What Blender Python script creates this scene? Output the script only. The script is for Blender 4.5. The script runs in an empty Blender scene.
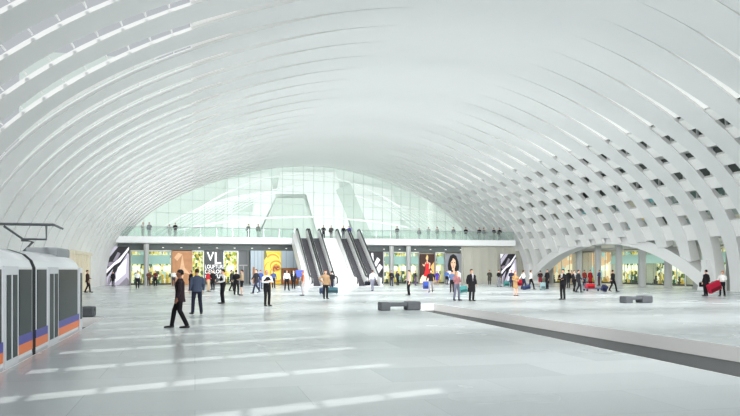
import bpy, bmesh, math, random
from mathutils import Vector, Matrix
random.seed(7)
C = bpy.context.scene.collection
PI = math.pi

# ------------------------------------------------------------------ measuring helpers
TH = math.radians(14.04)
CT, ST = math.cos(TH), math.sin(TH)
F = 700.0
EYE = 1.75
def wx(px, Y):
    """hall X of the line of sight px where it meets the cross plane Y"""
    m = (px-370)/F
    return Y*(CT*m+ST)/(CT-ST*m)
def depth(X, Y): return Y*CT+X*ST
def hz(py, X, Y): return EYE+(270-py)/F*depth(X, Y)
def ground(px, py):
    Z = EYE*F/(py-270.0); R = (px-370)/F*Z
    return (Z*ST+R*CT, Z*CT-R*ST)

# ------------------------------------------------------------------ materials
def srgb(c):
    return tuple(((v/255)/12.92 if v/255 <= .04045 else ((v/255+.055)/1.055)**2.4) for v in c)+(1,)
MATS = {}
def mat(name, col, rough=.6, metal=0, emit=0, noise=0.0, nscale=8, spec=.5):
    if name in MATS: return MATS[name]
    m = bpy.data.materials.new(name); m.use_nodes = True
    nt = m.node_tree; b = nt.nodes['Principled BSDF']
    c = srgb(col)
    b.inputs['Base Color'].default_value = c
    b.inputs['Roughness'].default_value = rough
    b.inputs['Metallic'].default_value = metal
    b.inputs['Specular IOR Level'].default_value = spec
    if noise:
        tc = nt.nodes.new('ShaderNodeTexCoord'); n = nt.nodes.new('ShaderNodeTexNoise')
        n.inputs['Scale'].default_value = nscale
        r = nt.nodes.new('ShaderNodeMapRange')
        r.inputs['To Min'].default_value = 1-noise; r.inputs['To Max'].default_value = 1+noise
        mx = nt.nodes.new('ShaderNodeVectorMath'); mx.operation = 'SCALE'
        mx.inputs[0].default_value = c[:3]
        nt.links.new(tc.outputs['Object'], n.inputs['Vector'])
        nt.links.new(n.outputs['Fac'], r.inputs['Value'])
        nt.links.new(r.outputs['Result'], mx.inputs['Scale'])
        nt.links.new(mx.outputs['Vector'], b.inputs['Base Color'])
        if emit: nt.links.new(mx.outputs['Vector'], b.inputs['Emission Color'])
    if emit:
        b.inputs['Emission Color'].default_value = c
        b.inputs['Emission Strength'].default_value = emit
    MATS[name] = m
    return m

def floor_mat():
    m = bpy.data.materials.new('terrazzo_floor'); m.use_nodes = True
    nt = m.node_tree; b = nt.nodes['Principled BSDF']; N = nt.nodes.new; L = nt.links.new
    tc = N('ShaderNodeTexCoord')
    br = N('ShaderNodeTexBrick'); br.offset = .5; br.squash = 1
    br.inputs['Scale'].default_value = 1
    br.inputs['Brick Width'].default_value = 3.0; br.inputs['Row Height'].default_value = 1.5
    br.inputs['Mortar Size'].default_value = .006; br.inputs['Mortar Smooth'].default_value = .3
    br.inputs['Bias'].default_value = -.1
    br.inputs['Color1'].default_value = srgb((203, 209, 210))
    br.inputs['Color2'].default_value = srgb((184, 192, 193))
    br.inputs['Mortar'].default_value = srgb((172, 180, 181))
    L(tc.outputs['Object'], br.inputs['Vector'])
    n = N('ShaderNodeTexNoise'); n.inputs['Scale'].default_value = 60; n.inputs['Detail'].default_value = 4
    L(tc.outputs['Object'], n.inputs['Vector'])
    n2 = N('ShaderNodeTexNoise'); n2.inputs['Scale'].default_value = .35; n2.inputs['Detail'].default_value = 2
    L(tc.outputs['Object'], n2.inputs['Vector'])
    r = N('ShaderNodeMapRange'); r.inputs['To Min'].default_value = .86; r.inputs['To Max'].default_value = 1.14
    L(n.outputs['Fac'], r.inputs['Value'])
    s = N('ShaderNodeVectorMath'); s.operation = 'SCALE'
    L(br.outputs['Color'], s.inputs[0]); L(r.outputs['Result'], s.inputs['Scale'])
    L(s.outputs['Vector'], b.inputs['Base Color'])
    r2 = N('ShaderNodeMapRange'); r2.inputs['To Min'].default_value = .16; r2.inputs['To Max'].default_value = .34
    L(n2.outputs['Fac'], r2.inputs['Value']); L(r2.outputs['Result'], b.inputs['Roughness'])
    b.inputs['Specular IOR Level'].default_value = .45
    return m

def glass_mat(name, tint, fac=.12, rough=.02):
    m = bpy.data.materials.new(name); m.use_nodes = True
    nt = m.node_tree; N = nt.nodes.new; L = nt.links.new
    nt.nodes.remove(nt.nodes['Principled BSDF'])
    t = N('ShaderNodeBsdfTransparent'); t.inputs['Color'].default_value = srgb(tint)
    g = N('ShaderNodeBsdfGlossy' if rough < .5 else 'ShaderNodeBsdfDiffuse')
    g.inputs['Roughness'].default_value = rough if rough < .5 else 0
    mx = N('ShaderNodeMixShader'); mx.inputs['Fac'].default_value = fac
    L(t.outputs[0], mx.inputs[1]); L(g.outputs[0], mx.inputs[2])
    L(mx.outputs[0], nt.nodes['Material Output'].inputs['Surface'])
    MATS[name] = m
    return m

def shop_mat(name, cols, seed, strength=1.0, sx=1.0, sz=1.0):
    """lit merchandise: blocks of colour on shelves, glowing softly"""
    m = bpy.data.materials.new(name); m.use_nodes = True
    nt = m.node_tree; b = nt.nodes['Principled BSDF']; N = nt.nodes.new; L = nt.links.new
    tc = N('ShaderNodeTexCoord'); mp = N('ShaderNodeMapping')
    mp.inputs['Location'].default_value = (seed*3.7, seed*1.3, seed*.7)
    mp.inputs['Scale'].default_value = (2.2*sx, 1, 1.5*sz)
    L(tc.outputs['Object'], mp.inputs['Vector'])
    v = N('ShaderNodeTexVoronoi'); v.distance = 'CHEBYCHEV'; v.inputs['Scale'].default_value = 1.0
    L(mp.outputs['Vector'], v.inputs['Vector'])
    sep = N('ShaderNodeSeparateColor'); L(v.outputs['Color'], sep.inputs[0])
    cr = N('ShaderNodeValToRGB'); cr.color_ramp.interpolation = 'CONSTANT'
    el = cr.color_ramp.elements
    while len(el) < len(cols): el.new(.5)
    for i, c in enumerate(cols):
        el[i].position = i/len(cols); el[i].color = srgb(c)
    L(sep.outputs['Red'], cr.inputs['Fac'])
    L(cr.outputs['Color'], b.inputs['Base Color']); L(cr.outputs['Color'], b.inputs['Emission Color'])
    b.inputs['Emission Strength'].default_value = strength
    b.inputs['Roughness'].default_value = .7
    MATS[name] = m
    return m

M_FLOOR = floor_mat()
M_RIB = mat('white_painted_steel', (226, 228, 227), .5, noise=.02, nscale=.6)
M_RIBL = mat('white_strut_glow', (238, 239, 237), .5, emit=.16)  # slight glow put into the paint to keep slot panels and ties white
M_RIBR = mat('white_strut_faint_glow', (232, 233, 231), .5, emit=.03)  # faint emission brightens the right struts in place of real light
M_WHITE = mat('white_panel', (232, 234, 233), .4)
M_SLAB = mat('white_slab_face', (236, 239, 239), .4)
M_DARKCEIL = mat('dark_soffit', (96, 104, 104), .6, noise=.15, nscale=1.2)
M_PILLAR = mat('grey_pillar', (176, 180, 179), .5)
M_CREAM = mat('cream_wall', (216, 208, 186), .6, noise=.05, nscale=.5)
M_FLUTE = mat('fluted_wall_beige', (196, 196, 184), .6, noise=.05, nscale=.8)
M_STONE = mat('dark_grey_stone', (84, 88, 92), .6, noise=.08, nscale=4)
M_PITLIGHT = mat('platform_fascia_glow', (226, 226, 224), .6, emit=.12)  # emission stands in for light the lamps don't bring to this face
M_PITDARK = mat('pit_wall_dark', (150, 152, 152), .8)
M_PITFLOOR = mat('pit_bed', (84, 86, 87), .9, noise=.2, nscale=5)
M_RAIL = mat('steel_rail', (120, 120, 120), .35, 1)
M_STEPS = mat('escalator_steps_dark', (62, 62, 68), .6, .1)
M_RUBBER = mat('black_handrail', (30, 33, 35), .4)
M_STEEL = mat('brushed_steel', (170, 175, 178), .3, .9)
M_GREYP = mat('grey_panel', (112, 118, 120), .5)
M_PALEG = mat('pale_green_white', (226, 237, 231), .6, emit=.0)
M_PALEO = mat('pale_grey_opening', (202, 214, 208), .6, emit=.0)
M_BRIGHT = mat('bright_white_face', (236, 243, 240), .5, emit=.0)
G_WALL = glass_mat('curtain_glass', (246, 250, 248), .08, 1)
G_RAIL = glass_mat('railing_glass', (238, 246, 243), .08, 1)
G_SHOP = glass_mat('shop_glass', (240, 245, 244), .03, 1)

# ------------------------------------------------------------------ mesh helpers
class MB:
    def __init__(self): self.v = []; self.f = []; self.mi = []
    def add(self, vs, fs, mi=0):
        o = len(self.v); self.v += [tuple(p) for p in vs]
        for f in fs: self.f.append([i+o for i in f]); self.mi.append(mi)
        return self
    def box(self, x0, x1, y0, y1, z0, z1, mi=0, bev=0):
        if bev <= 0:
            vs = [(x, y, z) for z in (z0, z1) for y in (y0, y1) for x in (x0, x1)]
            return self.add(vs, [(0,2,3,1),(4,5,7,6),(0,1,5,4),(2,6,7,3),(0,4,6,2),(1,3,7,5)], mi)
        b = bmesh.new(); bmesh.ops.create_cube(b, size=1)
        for v in b.verts:
            v.co = Vector(((x0+x1)/2+v.co.x*(x1-x0), (y0+y1)/2+v.co.y*(y1-y0), (z0+z1)/2+v.co.z*(z1-z0)))
        bmesh.ops.bevel(b, geom=b.edges[:], offset=bev, segments=2, affect='EDGES', profile=.5)
        b.verts.index_update()
        self.add([v.co[:] for v in b.verts], [[v.index for v in f.verts] for f in b.faces], mi); b.free()
        return self
    def qbox(self, a0, a1, y0, b0, b1, y1, z0, z1):
        """box whose x range is a0..a1 at y0 and b0..b1 at y1"""
        vs = [(a0, y0, z0), (a1, y0, z0), (b0, y1, z0), (b1, y1, z0), (a0, y0, z1), (a1, y0, z1), (b0, y1, z1), (b1, y1, z1)]
        return self.add(vs, [(0,2,3,1),(4,5,7,6),(0,1,5,4),(2,6,7,3),(0,4,6,2),(1,3,7,5)])
    def obox(self, M, sx, sy, sz, mi=0):
        vs = [M @ Vector((x*sx/2, y*sy/2, z*sz/2)) for z in (-1, 1) for y in (-1, 1) for x in (-1, 1)]
        return self.add(vs, [(0,2,3,1),(4,5,7,6),(0,1,5,4),(2,6,7,3),(0,4,6,2),(1,3,7,5)], mi)
    def tube(self, pts, rad, n=8, mi=0, up=(0, 0, 1), cap=True):
        """rad: list of r or (r1,r2); r1 is along the side axis, r2 along the other"""
        P = [Vector(p) for p in pts]
        if not isinstance(rad, (list, tuple)): rad = [rad]*len(P)
        vs = []; fs = []; prev = None
        for i, p in enumerate(P):
            d = (P[min(i+1, len(P)-1)]-P[max(i-1, 0)])
            d = d.normalized() if d.length > 1e-9 else Vector((0, 0, 1))
            u = Vector(up)
            if abs(d.dot(u)) > .95: u = Vector((0, 1, 0)) if abs(d.y) < .9 else Vector((1, 0, 0))
            a = d.cross(u).normalized(); b = a.cross(d).normalized()
            if prev is not None and a.dot(prev) < 0: a = -a; b = -b
            prev = a
            r = rad[i]; r1, r2 = r if isinstance(r, (tuple, list)) else (r, r)
            for k in range(n):
                t = 2*PI*k/n
                vs.append(p+a*math.cos(t)*r1+b*math.sin(t)*r2)
        for i in range(len(P)-1):
            for k in range(n):
                fs.append((i*n+k, i*n+(k+1) % n, (i+1)*n+(k+1) % n, (i+1)*n+k))
        if cap:
            fs.append(tuple(range(n))[::-1]); fs.append(tuple((len(P)-1)*n+k for k in range(n)))
        return self.add(vs, fs, mi)
    def rings(self, rs, n=14, mi=0):
        """stack of horizontal ellipses (cx,cy,z,rx,ry)"""
        vs = []; fs = []
        for (cx, cy, z, rx, ry) in rs:
            for k in range(n):
                t = 2*PI*k/n; vs.append((cx+math.cos(t)*rx, cy+math.sin(t)*ry, z))
        for i in range(len(rs)-1):
            for k in range(n): fs.append((i*n+k, i*n+(k+1) % n, (i+1)*n+(k+1) % n, (i+1)*n+k))
        fs.append(tuple(range(n))[::-1]); fs.append(tuple((len(rs)-1)*n+k for k in range(n)))
        return self.add(vs, fs, mi)
    def prism(self, prof, x0, x1, mi=0):
        """profile in (y,z) extruded along x"""
        n = len(prof)
        vs = [(x0, y, z) for y, z in prof]+[(x1, y, z) for y, z in prof]
        fs = [tuple(range(n)), tuple(range(2*n-1, n-1, -1))]+[(i, i+n, (i+1) % n+n, (i+1) % n) for i in range(n)]
        return self.add(vs, fs, mi)
    def poly(self, pts, y, mi=0):
        """flat polygon in the x,z plane facing -y, y in front"""
        self.add([(p[0], y, p[1]) for p in pts], [tuple(range(len(pts)))], mi); return self
    def mesh(self, name, mats, smooth=False):
        me = bpy.data.meshes.new(name); me.from_pydata(self.v, [], self.f)
        if not isinstance(mats, (list, tuple)): mats = [mats]
        for m in mats: me.materials.append(m)
        me.polygons.foreach_set('material_index', self.mi)
        if smooth: me.polygons.foreach_set('use_smooth', [True]*len(self.f))
        me.update()
        return me
    def build(self, name, mats, parent=None, smooth=False, fix=True):
        me = self.mesh(name, mats, smooth)
        if fix:
            b = bmesh.new(); b.from_mesh(me); bmesh.ops.recalc_face_normals(b, faces=b.faces[:]); b.to_mesh(me); b.free()
        o = bpy.data.objects.new(name, me); C.objects.link(o)
        if parent: o.parent = parent
        return o
def tag(o, label=None, cat=None, group=None, kind=None):
    if label: o['label'] = label
    if cat: o['category'] = cat
    if group: o['group'] = group
    if kind: o['kind'] = kind
    return o
def empty(name, loc=(0, 0, 0), rz=0):
    o = bpy.data.objects.new(name, None); C.objects.link(o); o.location = loc; o.rotation_euler = (0, 0, rz)
    o.empty_display_size = .2
    return o

# ------------------------------------------------------------------ floor with two track pits
PL = (-6.25, -3.2, 27.6)      # left pit x0,x1,end y
PR = (9.2, 12.1, 34.6)
FX0, FX1, FY0, FY1 = -16, 54, -14, 96
fl = MB()
def frect(x0, x1, y0, y1): fl.box(x0, x1, y0, y1, -.18, 0)
frect(FX0, PL[0], FY0, FY1); frect(PL[0], PL[1], PL[2], FY1)
def near_edge(y): return 8.6+(y-9.6)*.047
fl.qbox(PL[1], near_edge(FY0), FY0, PL[1], near_edge(PR[2]), PR[2], -.18, 0)
frect(PL[1], PR[1], PR[2], FY1); frect(PR[1], FX1, FY0, FY1)
floor = fl.build('floor', M_FLOOR); tag(floor, 'pale grey polished terrazzo floor of large slabs', 'floor', kind='structure')
def pit(P, name, ea=None):
    r = tag(empty(name, (0, 0, 0)), None, None, kind='structure')
    a, b, e = P; d = -1.05
    A0 = ea(FY0) if ea else a; A1 = ea(e) if ea else a
    m = MB(); m.qbox(A0-.25, A0, FY0, A1-.25, A1, e, d, -.36); m.box(b, b+.25, FY0, e, d, -.36); m.box(A1-.25, b+.25, e, e+.25, d, -.36)
    m.build('pit_wall', M_PITDARK, r)
    m = MB(); m.qbox(A0-.05, A0+.03, FY0, A1-.05, A1+.03, e, -.36, -.181); m.box(b-.03, b+.05, FY0, e, -.36, -.181); m.box(A1, b, e-.03, e+.05, -.36, -.181)
    m.qbox(A0-.001, A0+.03, FY0, A1-.001, A1+.03, e, -.181, -.002); m.box(b-.03, b+.001, FY0, e, -.181, -.002); m.box(A1, b, e-.03, e+.001, -.181, -.002)
    m.build('platform_edge', M_PITLIGHT, r)
    m = MB(); m.box(min(A0, a)-.25, b+.25, FY0, e+.25, d-.15, d); m.build('pit_bed', M_PITFLOOR, r)
    for s in (-.72, .72):
        x = (a+b)/2+s
        m = MB(); m.box(x-.035, x+.035, FY0, e-.5, d+.03, d+.14); m.box(x-.07, x+.07, FY0, e-.5, d, d+.03)
        m.build('rail', M_RAIL, r)
    return r
tag(pit(PL, 'trim_1'), 'sunken track bed under the tram', 'track pit')
tag(pit(PR, 'trim_2', near_edge), 'long empty sunken track pit cut across the right floor', 'track pit')

# ------------------------------------------------------------------ vault of ribs
XC, W, H = 16.44, 26.27, 16.53
EU, EV = 2/1.37, 2/2.36
SP = 2.85
KSK = .18
NR = 36
Y0R = 29.075-2.85*12
def rib_y(i): return Y0R+i*SP
def gap(h, side):
    tab = [(0, 1.6), (3, 1.5), (5, 1.2), (7, 1.1), (9, 1.0), (11, .75), (13, .38), (14.2, .14), (14.8, 0)]
    if side < 0: tab = [(0, .16), (5, .2), (7, .42), (9, .62), (11, .54), (12.5, .36), (13.8, .16), (14.7, 0)]
    for (a, b), (c, d) in zip(tab, tab[1:]):
        if h <= c: return b+(d-b)*(h-a)/(c-a)
    return 0
RC = 10.0
def hraw(d): return H*max(0, 1-(min(d, W)/W)**(2/EU))**(EV/2)
HS = (hraw(RC+.01)-hraw(RC-.01))/.02
def hgt(x):
    """height of the vault above the floor, x metres from its axis; rounded over the crown"""
    d = abs(x)
    return hraw(d) if d > RC else hraw(RC)-HS*RC/2+HS*d*d/(2*RC)
def sect(t):
    c, s = math.cos(t), math.sin(t)
    x = W*math.copysign(abs(c)**EU, c)
    return XC+x, hgt(x)
def arc(t, off=0):
    """point on the cross section at angle t, pushed outward by off"""
    x, z = sect(t)
    if off == 0: return x, z
    e = 2e-3
    a = sect(max(0, t-e)); b = sect(min(PI, t+e))
    dx, dz = b[0]-a[0], b[1]-a[1]; l = math.hypot(dx, dz)
    return x+off*dz/l, z-off*dx/l
def t_of_h(h):
    a, b = 0.0, PI/2
    for _ in range(40):
        c = (a+b)/2
        if sect(c)[1] < h: a = c
        else: b = c
    return a
ARCH_C, ARCH_L, ARCH_H = 67.3, 16.2, 4.5
def arch_under(y):
    u = abs(y-ARCH_C)/ARCH_L
    return None if u >= 1.0 else ARCH_H*(1-u**2.3)
vault = tag(empty('ceiling'), 'great white ribbed elliptical vault over the hall', 'ceiling', kind='structure')
NT = 88
def rib_mesh(i):
    yc = rib_y(i)
    rows = []
    for k in range(NT+1):
        t = PI*k/NT
        x, z = arc(t)
        side = 1 if t < PI/2 else -1
        y = yc+KSK*(x-XC-side*0)
        if side > 0:
            au = arch_under(yc+KSK*(W))
            if au is not None and z < au+.45: continue
        g = gap(z, side); w = SP-g
        s = .10*min(1, max(0, (z-4)/5))*min(1, max(0, abs(x-XC)-5)/17)
        d = .75 if z > 6 else .75+.45*(1-z/6)
        if side < 0: d = .14+.6*max(0, 1-z/6)+(.2 if z > 13 else 0)
        elif z > 6: d = .34+.41*max(0, 1-(z-6)/2)
        f1 = arc(t, -s); f2 = arc(t, s); r1 = arc(t, d); 
        rows.append(((f1[0], y-w/2, max(f1[1], 0)), (f2[0], y+w/2, max(f2[1], 0)), (r1[0], y+w/2*.8, max(r1[1], 0)), (r1[0], y-w/2*.8, max(r1[1], 0))))
    m = MB()
    n = len(rows)
    for j in range(4):
        vs = []; 
        for r in rows: vs += [r[j], r[(j+1) % 4]]
        m.add(vs, [(2*a, 2*a+1, 2*a+3, 2*a+2) for a in range(n-1)])
    m.add(rows[0], [(0, 1, 2, 3)]); m.add(rows[-1], [(3, 2, 1, 0)])
    return m
for i in range(NR):
    rib_mesh(i).build('rib', M_RIB, vault, smooth=True, fix=False)
# struts closing the slots between neighbouring ribs
def arclen_ts(t0, t1, n=400):
    ts = [t0+(t1-t0)*k/n for k in range(n+1)]; L = [0]
    for a, b in zip(ts, ts[1:]):
        p, q = arc(a), arc(b); L.append(L[-1]+math.hypot(p[0]-q[0], p[1]-q[1]))
    return ts, L
def strut(m, i, ta, tb, side, inn=.07, dep=.32, n=5, cham=0):
    rows = []
    for k in range(n+1):
        t = ta+(tb-ta)*k/n
        x, z = arc(t, inn); x2, z2 = arc(t, dep)
        g = gap(z, side)
        ya = rib_y(i)+KSK*(x-XC)+(SP-g)/2-.06; yb = rib_y(i+1)+KSK*(x-XC)-(SP-g)/2+.06
        rows.append(((x, ya, z), (x, yb, z), (x2, yb, z2), (x2, ya, z2)))
    vs = [p for r in rows for p in r]; fs = []
    for k in range(n):
        for j in range(4): fs.append((4*k+j, 4*k+(j+1) % 4, 4*k+4+(j+1) % 4, 4*k+4+j))
    fs += [(0, 1, 2, 3), (4*n+3, 4*n+2, 4*n+1, 4*n)]
    m.add(vs, fs)
TS, LS = arclen_ts(0, PI/2)
def t_at(s):
    for a, b, ta, tb in zip(LS, LS[1:], TS, TS[1:]):
        if s <= b: return ta+(tb-ta)*(s-a)/(b-a)
    return TS[-1]
def s_of_t(t):
    for a, b, ta, tb in zip(LS, LS[1:], TS, TS[1:]):
        if t <= tb: return a+(b-a)*(t-ta)/(tb-ta)
for i in range(NR-1):
    mr = MB(); ml = MB(); m = mr
    # right side: broad panels with window slots between
    s = 5.1+.12*((i*7) % 3)
    strut(m, i, t_at(s-.7), t_at(s+.75), 1)
    s += 1.75
    while True:
        ta, tb = t_at(s), t_at(s+1.15)
        if arc(tb)[1] > 12.6: break
        strut(m, i, ta, tb, 1); s += 2.15
    m = ml
    # left side: closed low down, thin ties above
    strut(m, i, PI-.0001, PI-t_of_h(6.6), -1, .12, .36, 16)
    s = s_of_t(t_of_h(6.6))+.8
    if rib_y(i) > 34: strut(m, i, PI-t_of_h(6.6), PI-t_of_h(12.6), -1, .16, .36, 16)
    while True:
        ta, tb = PI-t_at(s), PI-t_at(s+.06)
        if arc(tb)[1] > 12.2: break
        strut(m, i, ta, tb, -1, .1, .3, 1); s += .95
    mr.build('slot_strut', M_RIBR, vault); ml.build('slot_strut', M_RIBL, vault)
# closing skin over the crown slots
def crown(h0r, h0l):
    m = MB(); ta = t_of_h(h0r); tb = PI-t_of_h(h0l); n = 60
    vs = []
    for k in range(n+1):
        t = ta+(tb-ta)*k/n; x, z = arc(t, .22)
        vs += [(x, rib_y(0)+KSK*(x-XC), z), (x, rib_y(NR-1)+KSK*(x-XC), z)]
    m.add(vs, [(2*k, 2*k+1, 2*k+3, 2*k+2) for k in range(n)])
    return m
crown(12.2, 12.0).build('crown_skin', mat('crown_skin_glow', (240, 241, 239), .5, emit=.30), vault, smooth=True, fix=False)  # solid skin; its glow stands in for daylight along the crown slots

# longitudinal arch carrying the far right ribs
def arch_beam():
    m = MB(); rows = []; n = 48
    for k in range(n+1):
        y = ARCH_C-ARCH_L*1.0+2*ARCH_L*k/n
        u = abs(y-ARCH_C)/ARCH_L
        zu = ARCH_H*(1-u**2.3); zt = zu+.75+.5*u
        x = XC+W
        rows.append(((x-.55, y, zu), (x+.9, y, zu), (x+.9, y, zt), (x-.45, y, zt)))
    vs = [p for r in rows for p in r]; fs = []
    for k in range(n):
        for j in range(4): fs.append((4*k+j, 4*k+(j+1) % 4, 4*k+4+(j+1) % 4, 4*k+4+j))
    fs += [(0, 1, 2, 3), (4*n+3, 4*n+2, 4*n+1, 4*n)]
    m.add(vs, fs)
    for s in (-1, 1):
        yb = ARCH_C+s*ARCH_L
        prof = [(yb-.75, 0), (yb+.75, 0), (yb+.5 if s > 0 else yb+.2, 1.9), (yb+.3, 2.6), (yb-.3, 2.6), (yb-.2 if s > 0 else yb-.5, 1.9)]
        m.prism(prof, XC+W-.6, XC+W+.95)
    return m
arch_beam().build('arch_beam', M_RIB, vault)

# ------------------------------------------------------------------ outer walls
YW = 87.0
def shopstrip_mat(): pass
COL_A = [(250, 240, 190), (232, 200, 90), (120, 140, 60), (255, 250, 225), (60, 90, 60), (235, 214, 130), (255, 246, 210), (170, 205, 200)]
COL_B = [(255, 238, 205), (245, 205, 160), (255, 246, 225), (225, 180, 130), (255, 240, 210), (160, 215, 215)]
COL_C = [(240, 225, 120), (180, 190, 60), (90, 110, 50), (250, 240, 180), (215, 170, 50), (255, 250, 220)]
S_A = shop_mat('shop_glow_yellow_green', COL_A, 1, .72, 1.6, 1.5)
S_B = shop_mat('shop_glow_peach', COL_B, 2, .8, .7, .5)
S_C = shop_mat('shop_glow_lime', COL_C, 3, .72, 1.7, 1.8)
S_UP = shop_mat('upper_shop_glow', [(150, 165, 160), (90, 110, 105), (120, 140, 135), (220, 200, 120), (110, 180, 185), (60, 70, 66), (190, 190, 170), (80, 92, 88)], 5, .35, .6, .6)
M_TEAL = mat('teal_fascia', (148, 184, 176), .5, emit=.25)
M_GLOWW = mat('bright_light_box', (255, 252, 235), .5, emit=1.0)
M_DISP1 = mat('green_display', (60, 110, 70), .5)
M_DISP2 = mat('yellow_display', (214, 180, 60), .5, emit=.3)
M_DISP3 = mat('dark_display', (58, 62, 56), .5)
M_SILL = mat('shop_sill', (70, 74, 74), .5)

wr = tag(empty('wall_right'), 'outer right wall with lit shops on two levels', 'wall', kind='structure')
XR = 52.0
m = MB(); m.box(XR+2.2, XR+2.5, FY0, 92, 0, 4.3); m.build('shop_back_wall', M_CREAM, wr)
m = MB(); m.box(XR-.3, XR+.1, FY0, 92, 4.3, 6.6); m.box(XR, XR+2.5, FY0, 92, 4.3, 4.5); m.build('bulkhead', M_WHITE, wr)
M_DKWIN = mat('upper_window_grey', (72, 82, 78), .3, noise=.3, nscale=.4)
m = MB(); m.box(XR+.3, XR+.5, FY0, 92, 6.6, 10.2); m.build('upper_windows', S_UP, wr)
m = MB(); m.box(XR+.3, XR+.5, FY0, 92, 11.4, 24); m.build('high_windows', M_DKWIN, wr)
m = MB()
y = FY0+.5
while y < 92: m.box(XR+.1, XR+.3, y-.12, y+.12, 6.6, 24); y += 2.1
for z in (14.5, 17.6, 20.8): m.box(XR+.05, XR+.3, FY0, 92, z, z+.4)
m.build('upper_mullions', M_WHITE, wr)
m = MB(); m.box(XR-.2, XR+.8, FY0, 92, 10.2, 11.4); m.build('upper_floor_edge', M_WHITE, wr)
m = MB(); m.box(22, XR+.8, FY0, 92, 24, 24.4); m.build('aisle_sky_blocker', M_WHITE, wr)  # sheet added to block the sky above the right-hand slots
wl = tag(empty('wall_left'), 'cream outer wall beyond the left ribs', 'wall', kind='structure')
m = MB(); m.box(-15.2, -15, FY0, 92, 0, 5.2); m.build('lower_wall', M_CREAM, wl)
m = MB(); m.box(-15.3, -14.9, FY0, 92, 5.2, 7.5); m.build('upper_band', M_WHITE, wl)

# pillars of the right aisle
pil = 0
pm = None
for k in range(13):
    y = 77.6-4.2*k
    if pm is None:
        m = MB(); m.tube([(0, 0, 0), (0, 0, .12), (0, 0, .13), (0, 0, 4.6)], [.46, .46, .38, .38], 20)
        o = m.build('pillar', M_PILLAR, None, smooth=False); pm = o
    else:
        o = pm.copy(); C.objects.link(o)
    o.location = (46, y, 0)
    tag(o, 'round grey pillar in the row before the right-hand shops', 'pillar', 'pillars along the right aisle', kind='structure')
m = MB(); m.box(45.4, XR-.3, 40, 82, 4.6, 5.4); 
tag(m.build('trim_3', M_WHITE), 'white gallery edge carried on the right pillars', 'beam', kind='structure')

an = tag(empty('wall_left_annex', (-11.0, 57, 0)), 'low cream ribbed wall block beyond the tram', 'wall', kind='structure')
m = MB(); m.box(0, 2.0, 0, 9.5, 0, 3.0); m.build('block', M_CREAM, an)
m = MB()
for k in range(5): m.box(2.0, 2.12, .3+k*1.75, .75+k*1.75, 0, 3.05)
m.box(0, 2.15, -.03, 9.53, 3.0, 3.25); m.build('pilaster', M_CREAM, an)

# ------------------------------------------------------------------ shop fronts
def shopfront(loc, rz, w, h, glow, label, awn=None, group=None, name='shop_front', bays=None, seed=0, lightbox=True, dark_top=0):
    """local: u = x from 0..w, front at y=0 facing -y, inside to +y"""
    rnd = random.Random(seed)
    t = tag(empty(name, loc, rz), label, 'shop', group)
    D = 1.5
    m = MB(); m.box(0, w, D-.05, D, 0, h); m.build('back_wall', glow, t)
    m = MB(); m.box(-.02, .06, 0, D, 0, h); m.box(w-.06, w+.02, 0, D, 0, h); m.box(0, w, 0, D, h-.12, h); m.build('shop_frame', M_WHITE, t)
    m = MB(); m.box(.06, w-.06, 0, .15, 0, .18); m.build('sill', M_SILL, t)
    n = bays or max(1, int(round(w/1.3)))
    m = MB()
    for k in range(n+1):
        x = .06+(w-.12)*k/n; m.box(x-.025, x+.025, -.02, .04, .18, h-.12)
    m.build('mullions', M_STEEL, t)
    m = MB(); m.box(.06, w-.06, .01, .02, .18, h-.12); m.build('window_pane', G_SHOP, t)
    if awn:
        m = MB(); m.prism([(-.35, h*.60), (-.33, h*.60), (0.0, h*.86), (0, h*.60)], .15, w-.15); m.build('fascia', awn, t)
    if lightbox:
        for k in range(n):
            x = (w)*(k+.5)/n
            if rnd.random() < .8: m = MB(); m.box(x-.42, x+.42, D-.3, D-.06, h*.40, h*.56); m.build('light_box', M_GLOWW, t)
    for k in range(n*2):
        x = .3+(w-.6)*(k+.5)/(n*2); hh = rnd.uniform(.55, 1.25); yy = rnd.uniform(.45, .9)
        m = MB(); m.box(x-.16, x+.16, yy-.14, yy+.14, 0, hh*.45)
        m.tube([(x, yy, hh*.45), (x, yy, hh*.6), (x, yy, hh*.8), (x, yy, hh*.95), (x, yy, hh)], [.06, .15, .10, .13, .04], 8)
        m.build('display_stand', rnd.choice([M_DISP1, M_DISP2, M_DISP3, M_DISP1]), t)
    return t

# back row, between px columns, on the plane YW
wb = tag(empty('wall_back'), 'back wall below the gallery', 'wall', kind='structure')
m = MB(); m.box(-15, 55, YW+1.6, YW+1.8, 0, 4.85); m.box(43.5, 55, YW+1.6, YW+1.8, 4.85, 24); m.build('rear_wall', M_FLUTE, wb)
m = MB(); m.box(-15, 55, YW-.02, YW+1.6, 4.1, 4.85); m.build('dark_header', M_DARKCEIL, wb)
for k in range(22):
    x = -8+k*2.1; m = MB(); m.box(x, x+.22, YW-.05, YW-.02, 4.40, 4.45); m.build('header_light', M_GLOWW, wb)
# the fluted beige wall at right
fw = tag(empty('wall_back_fluted'), None, None, kind='structure')
fx0, fx1 = wx(461, YW), wx(531, YW)
m = MB(); m.box(fx0, fx1, YW-.1, YW+.3, 0, 4.85)
x = fx0+.3
while x < fx1-.2:
    m.prism([(YW-.1, 0), (YW-.45, 0), (YW-.18, 4.85), (YW-.1, 4.85)], x, x+.22); x += 1.15
m.build('fluted_panel', M_FLUTE, fw)
tag(fw, 'pale beige fluted wall section right of the portrait poster', 'wall')

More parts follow.
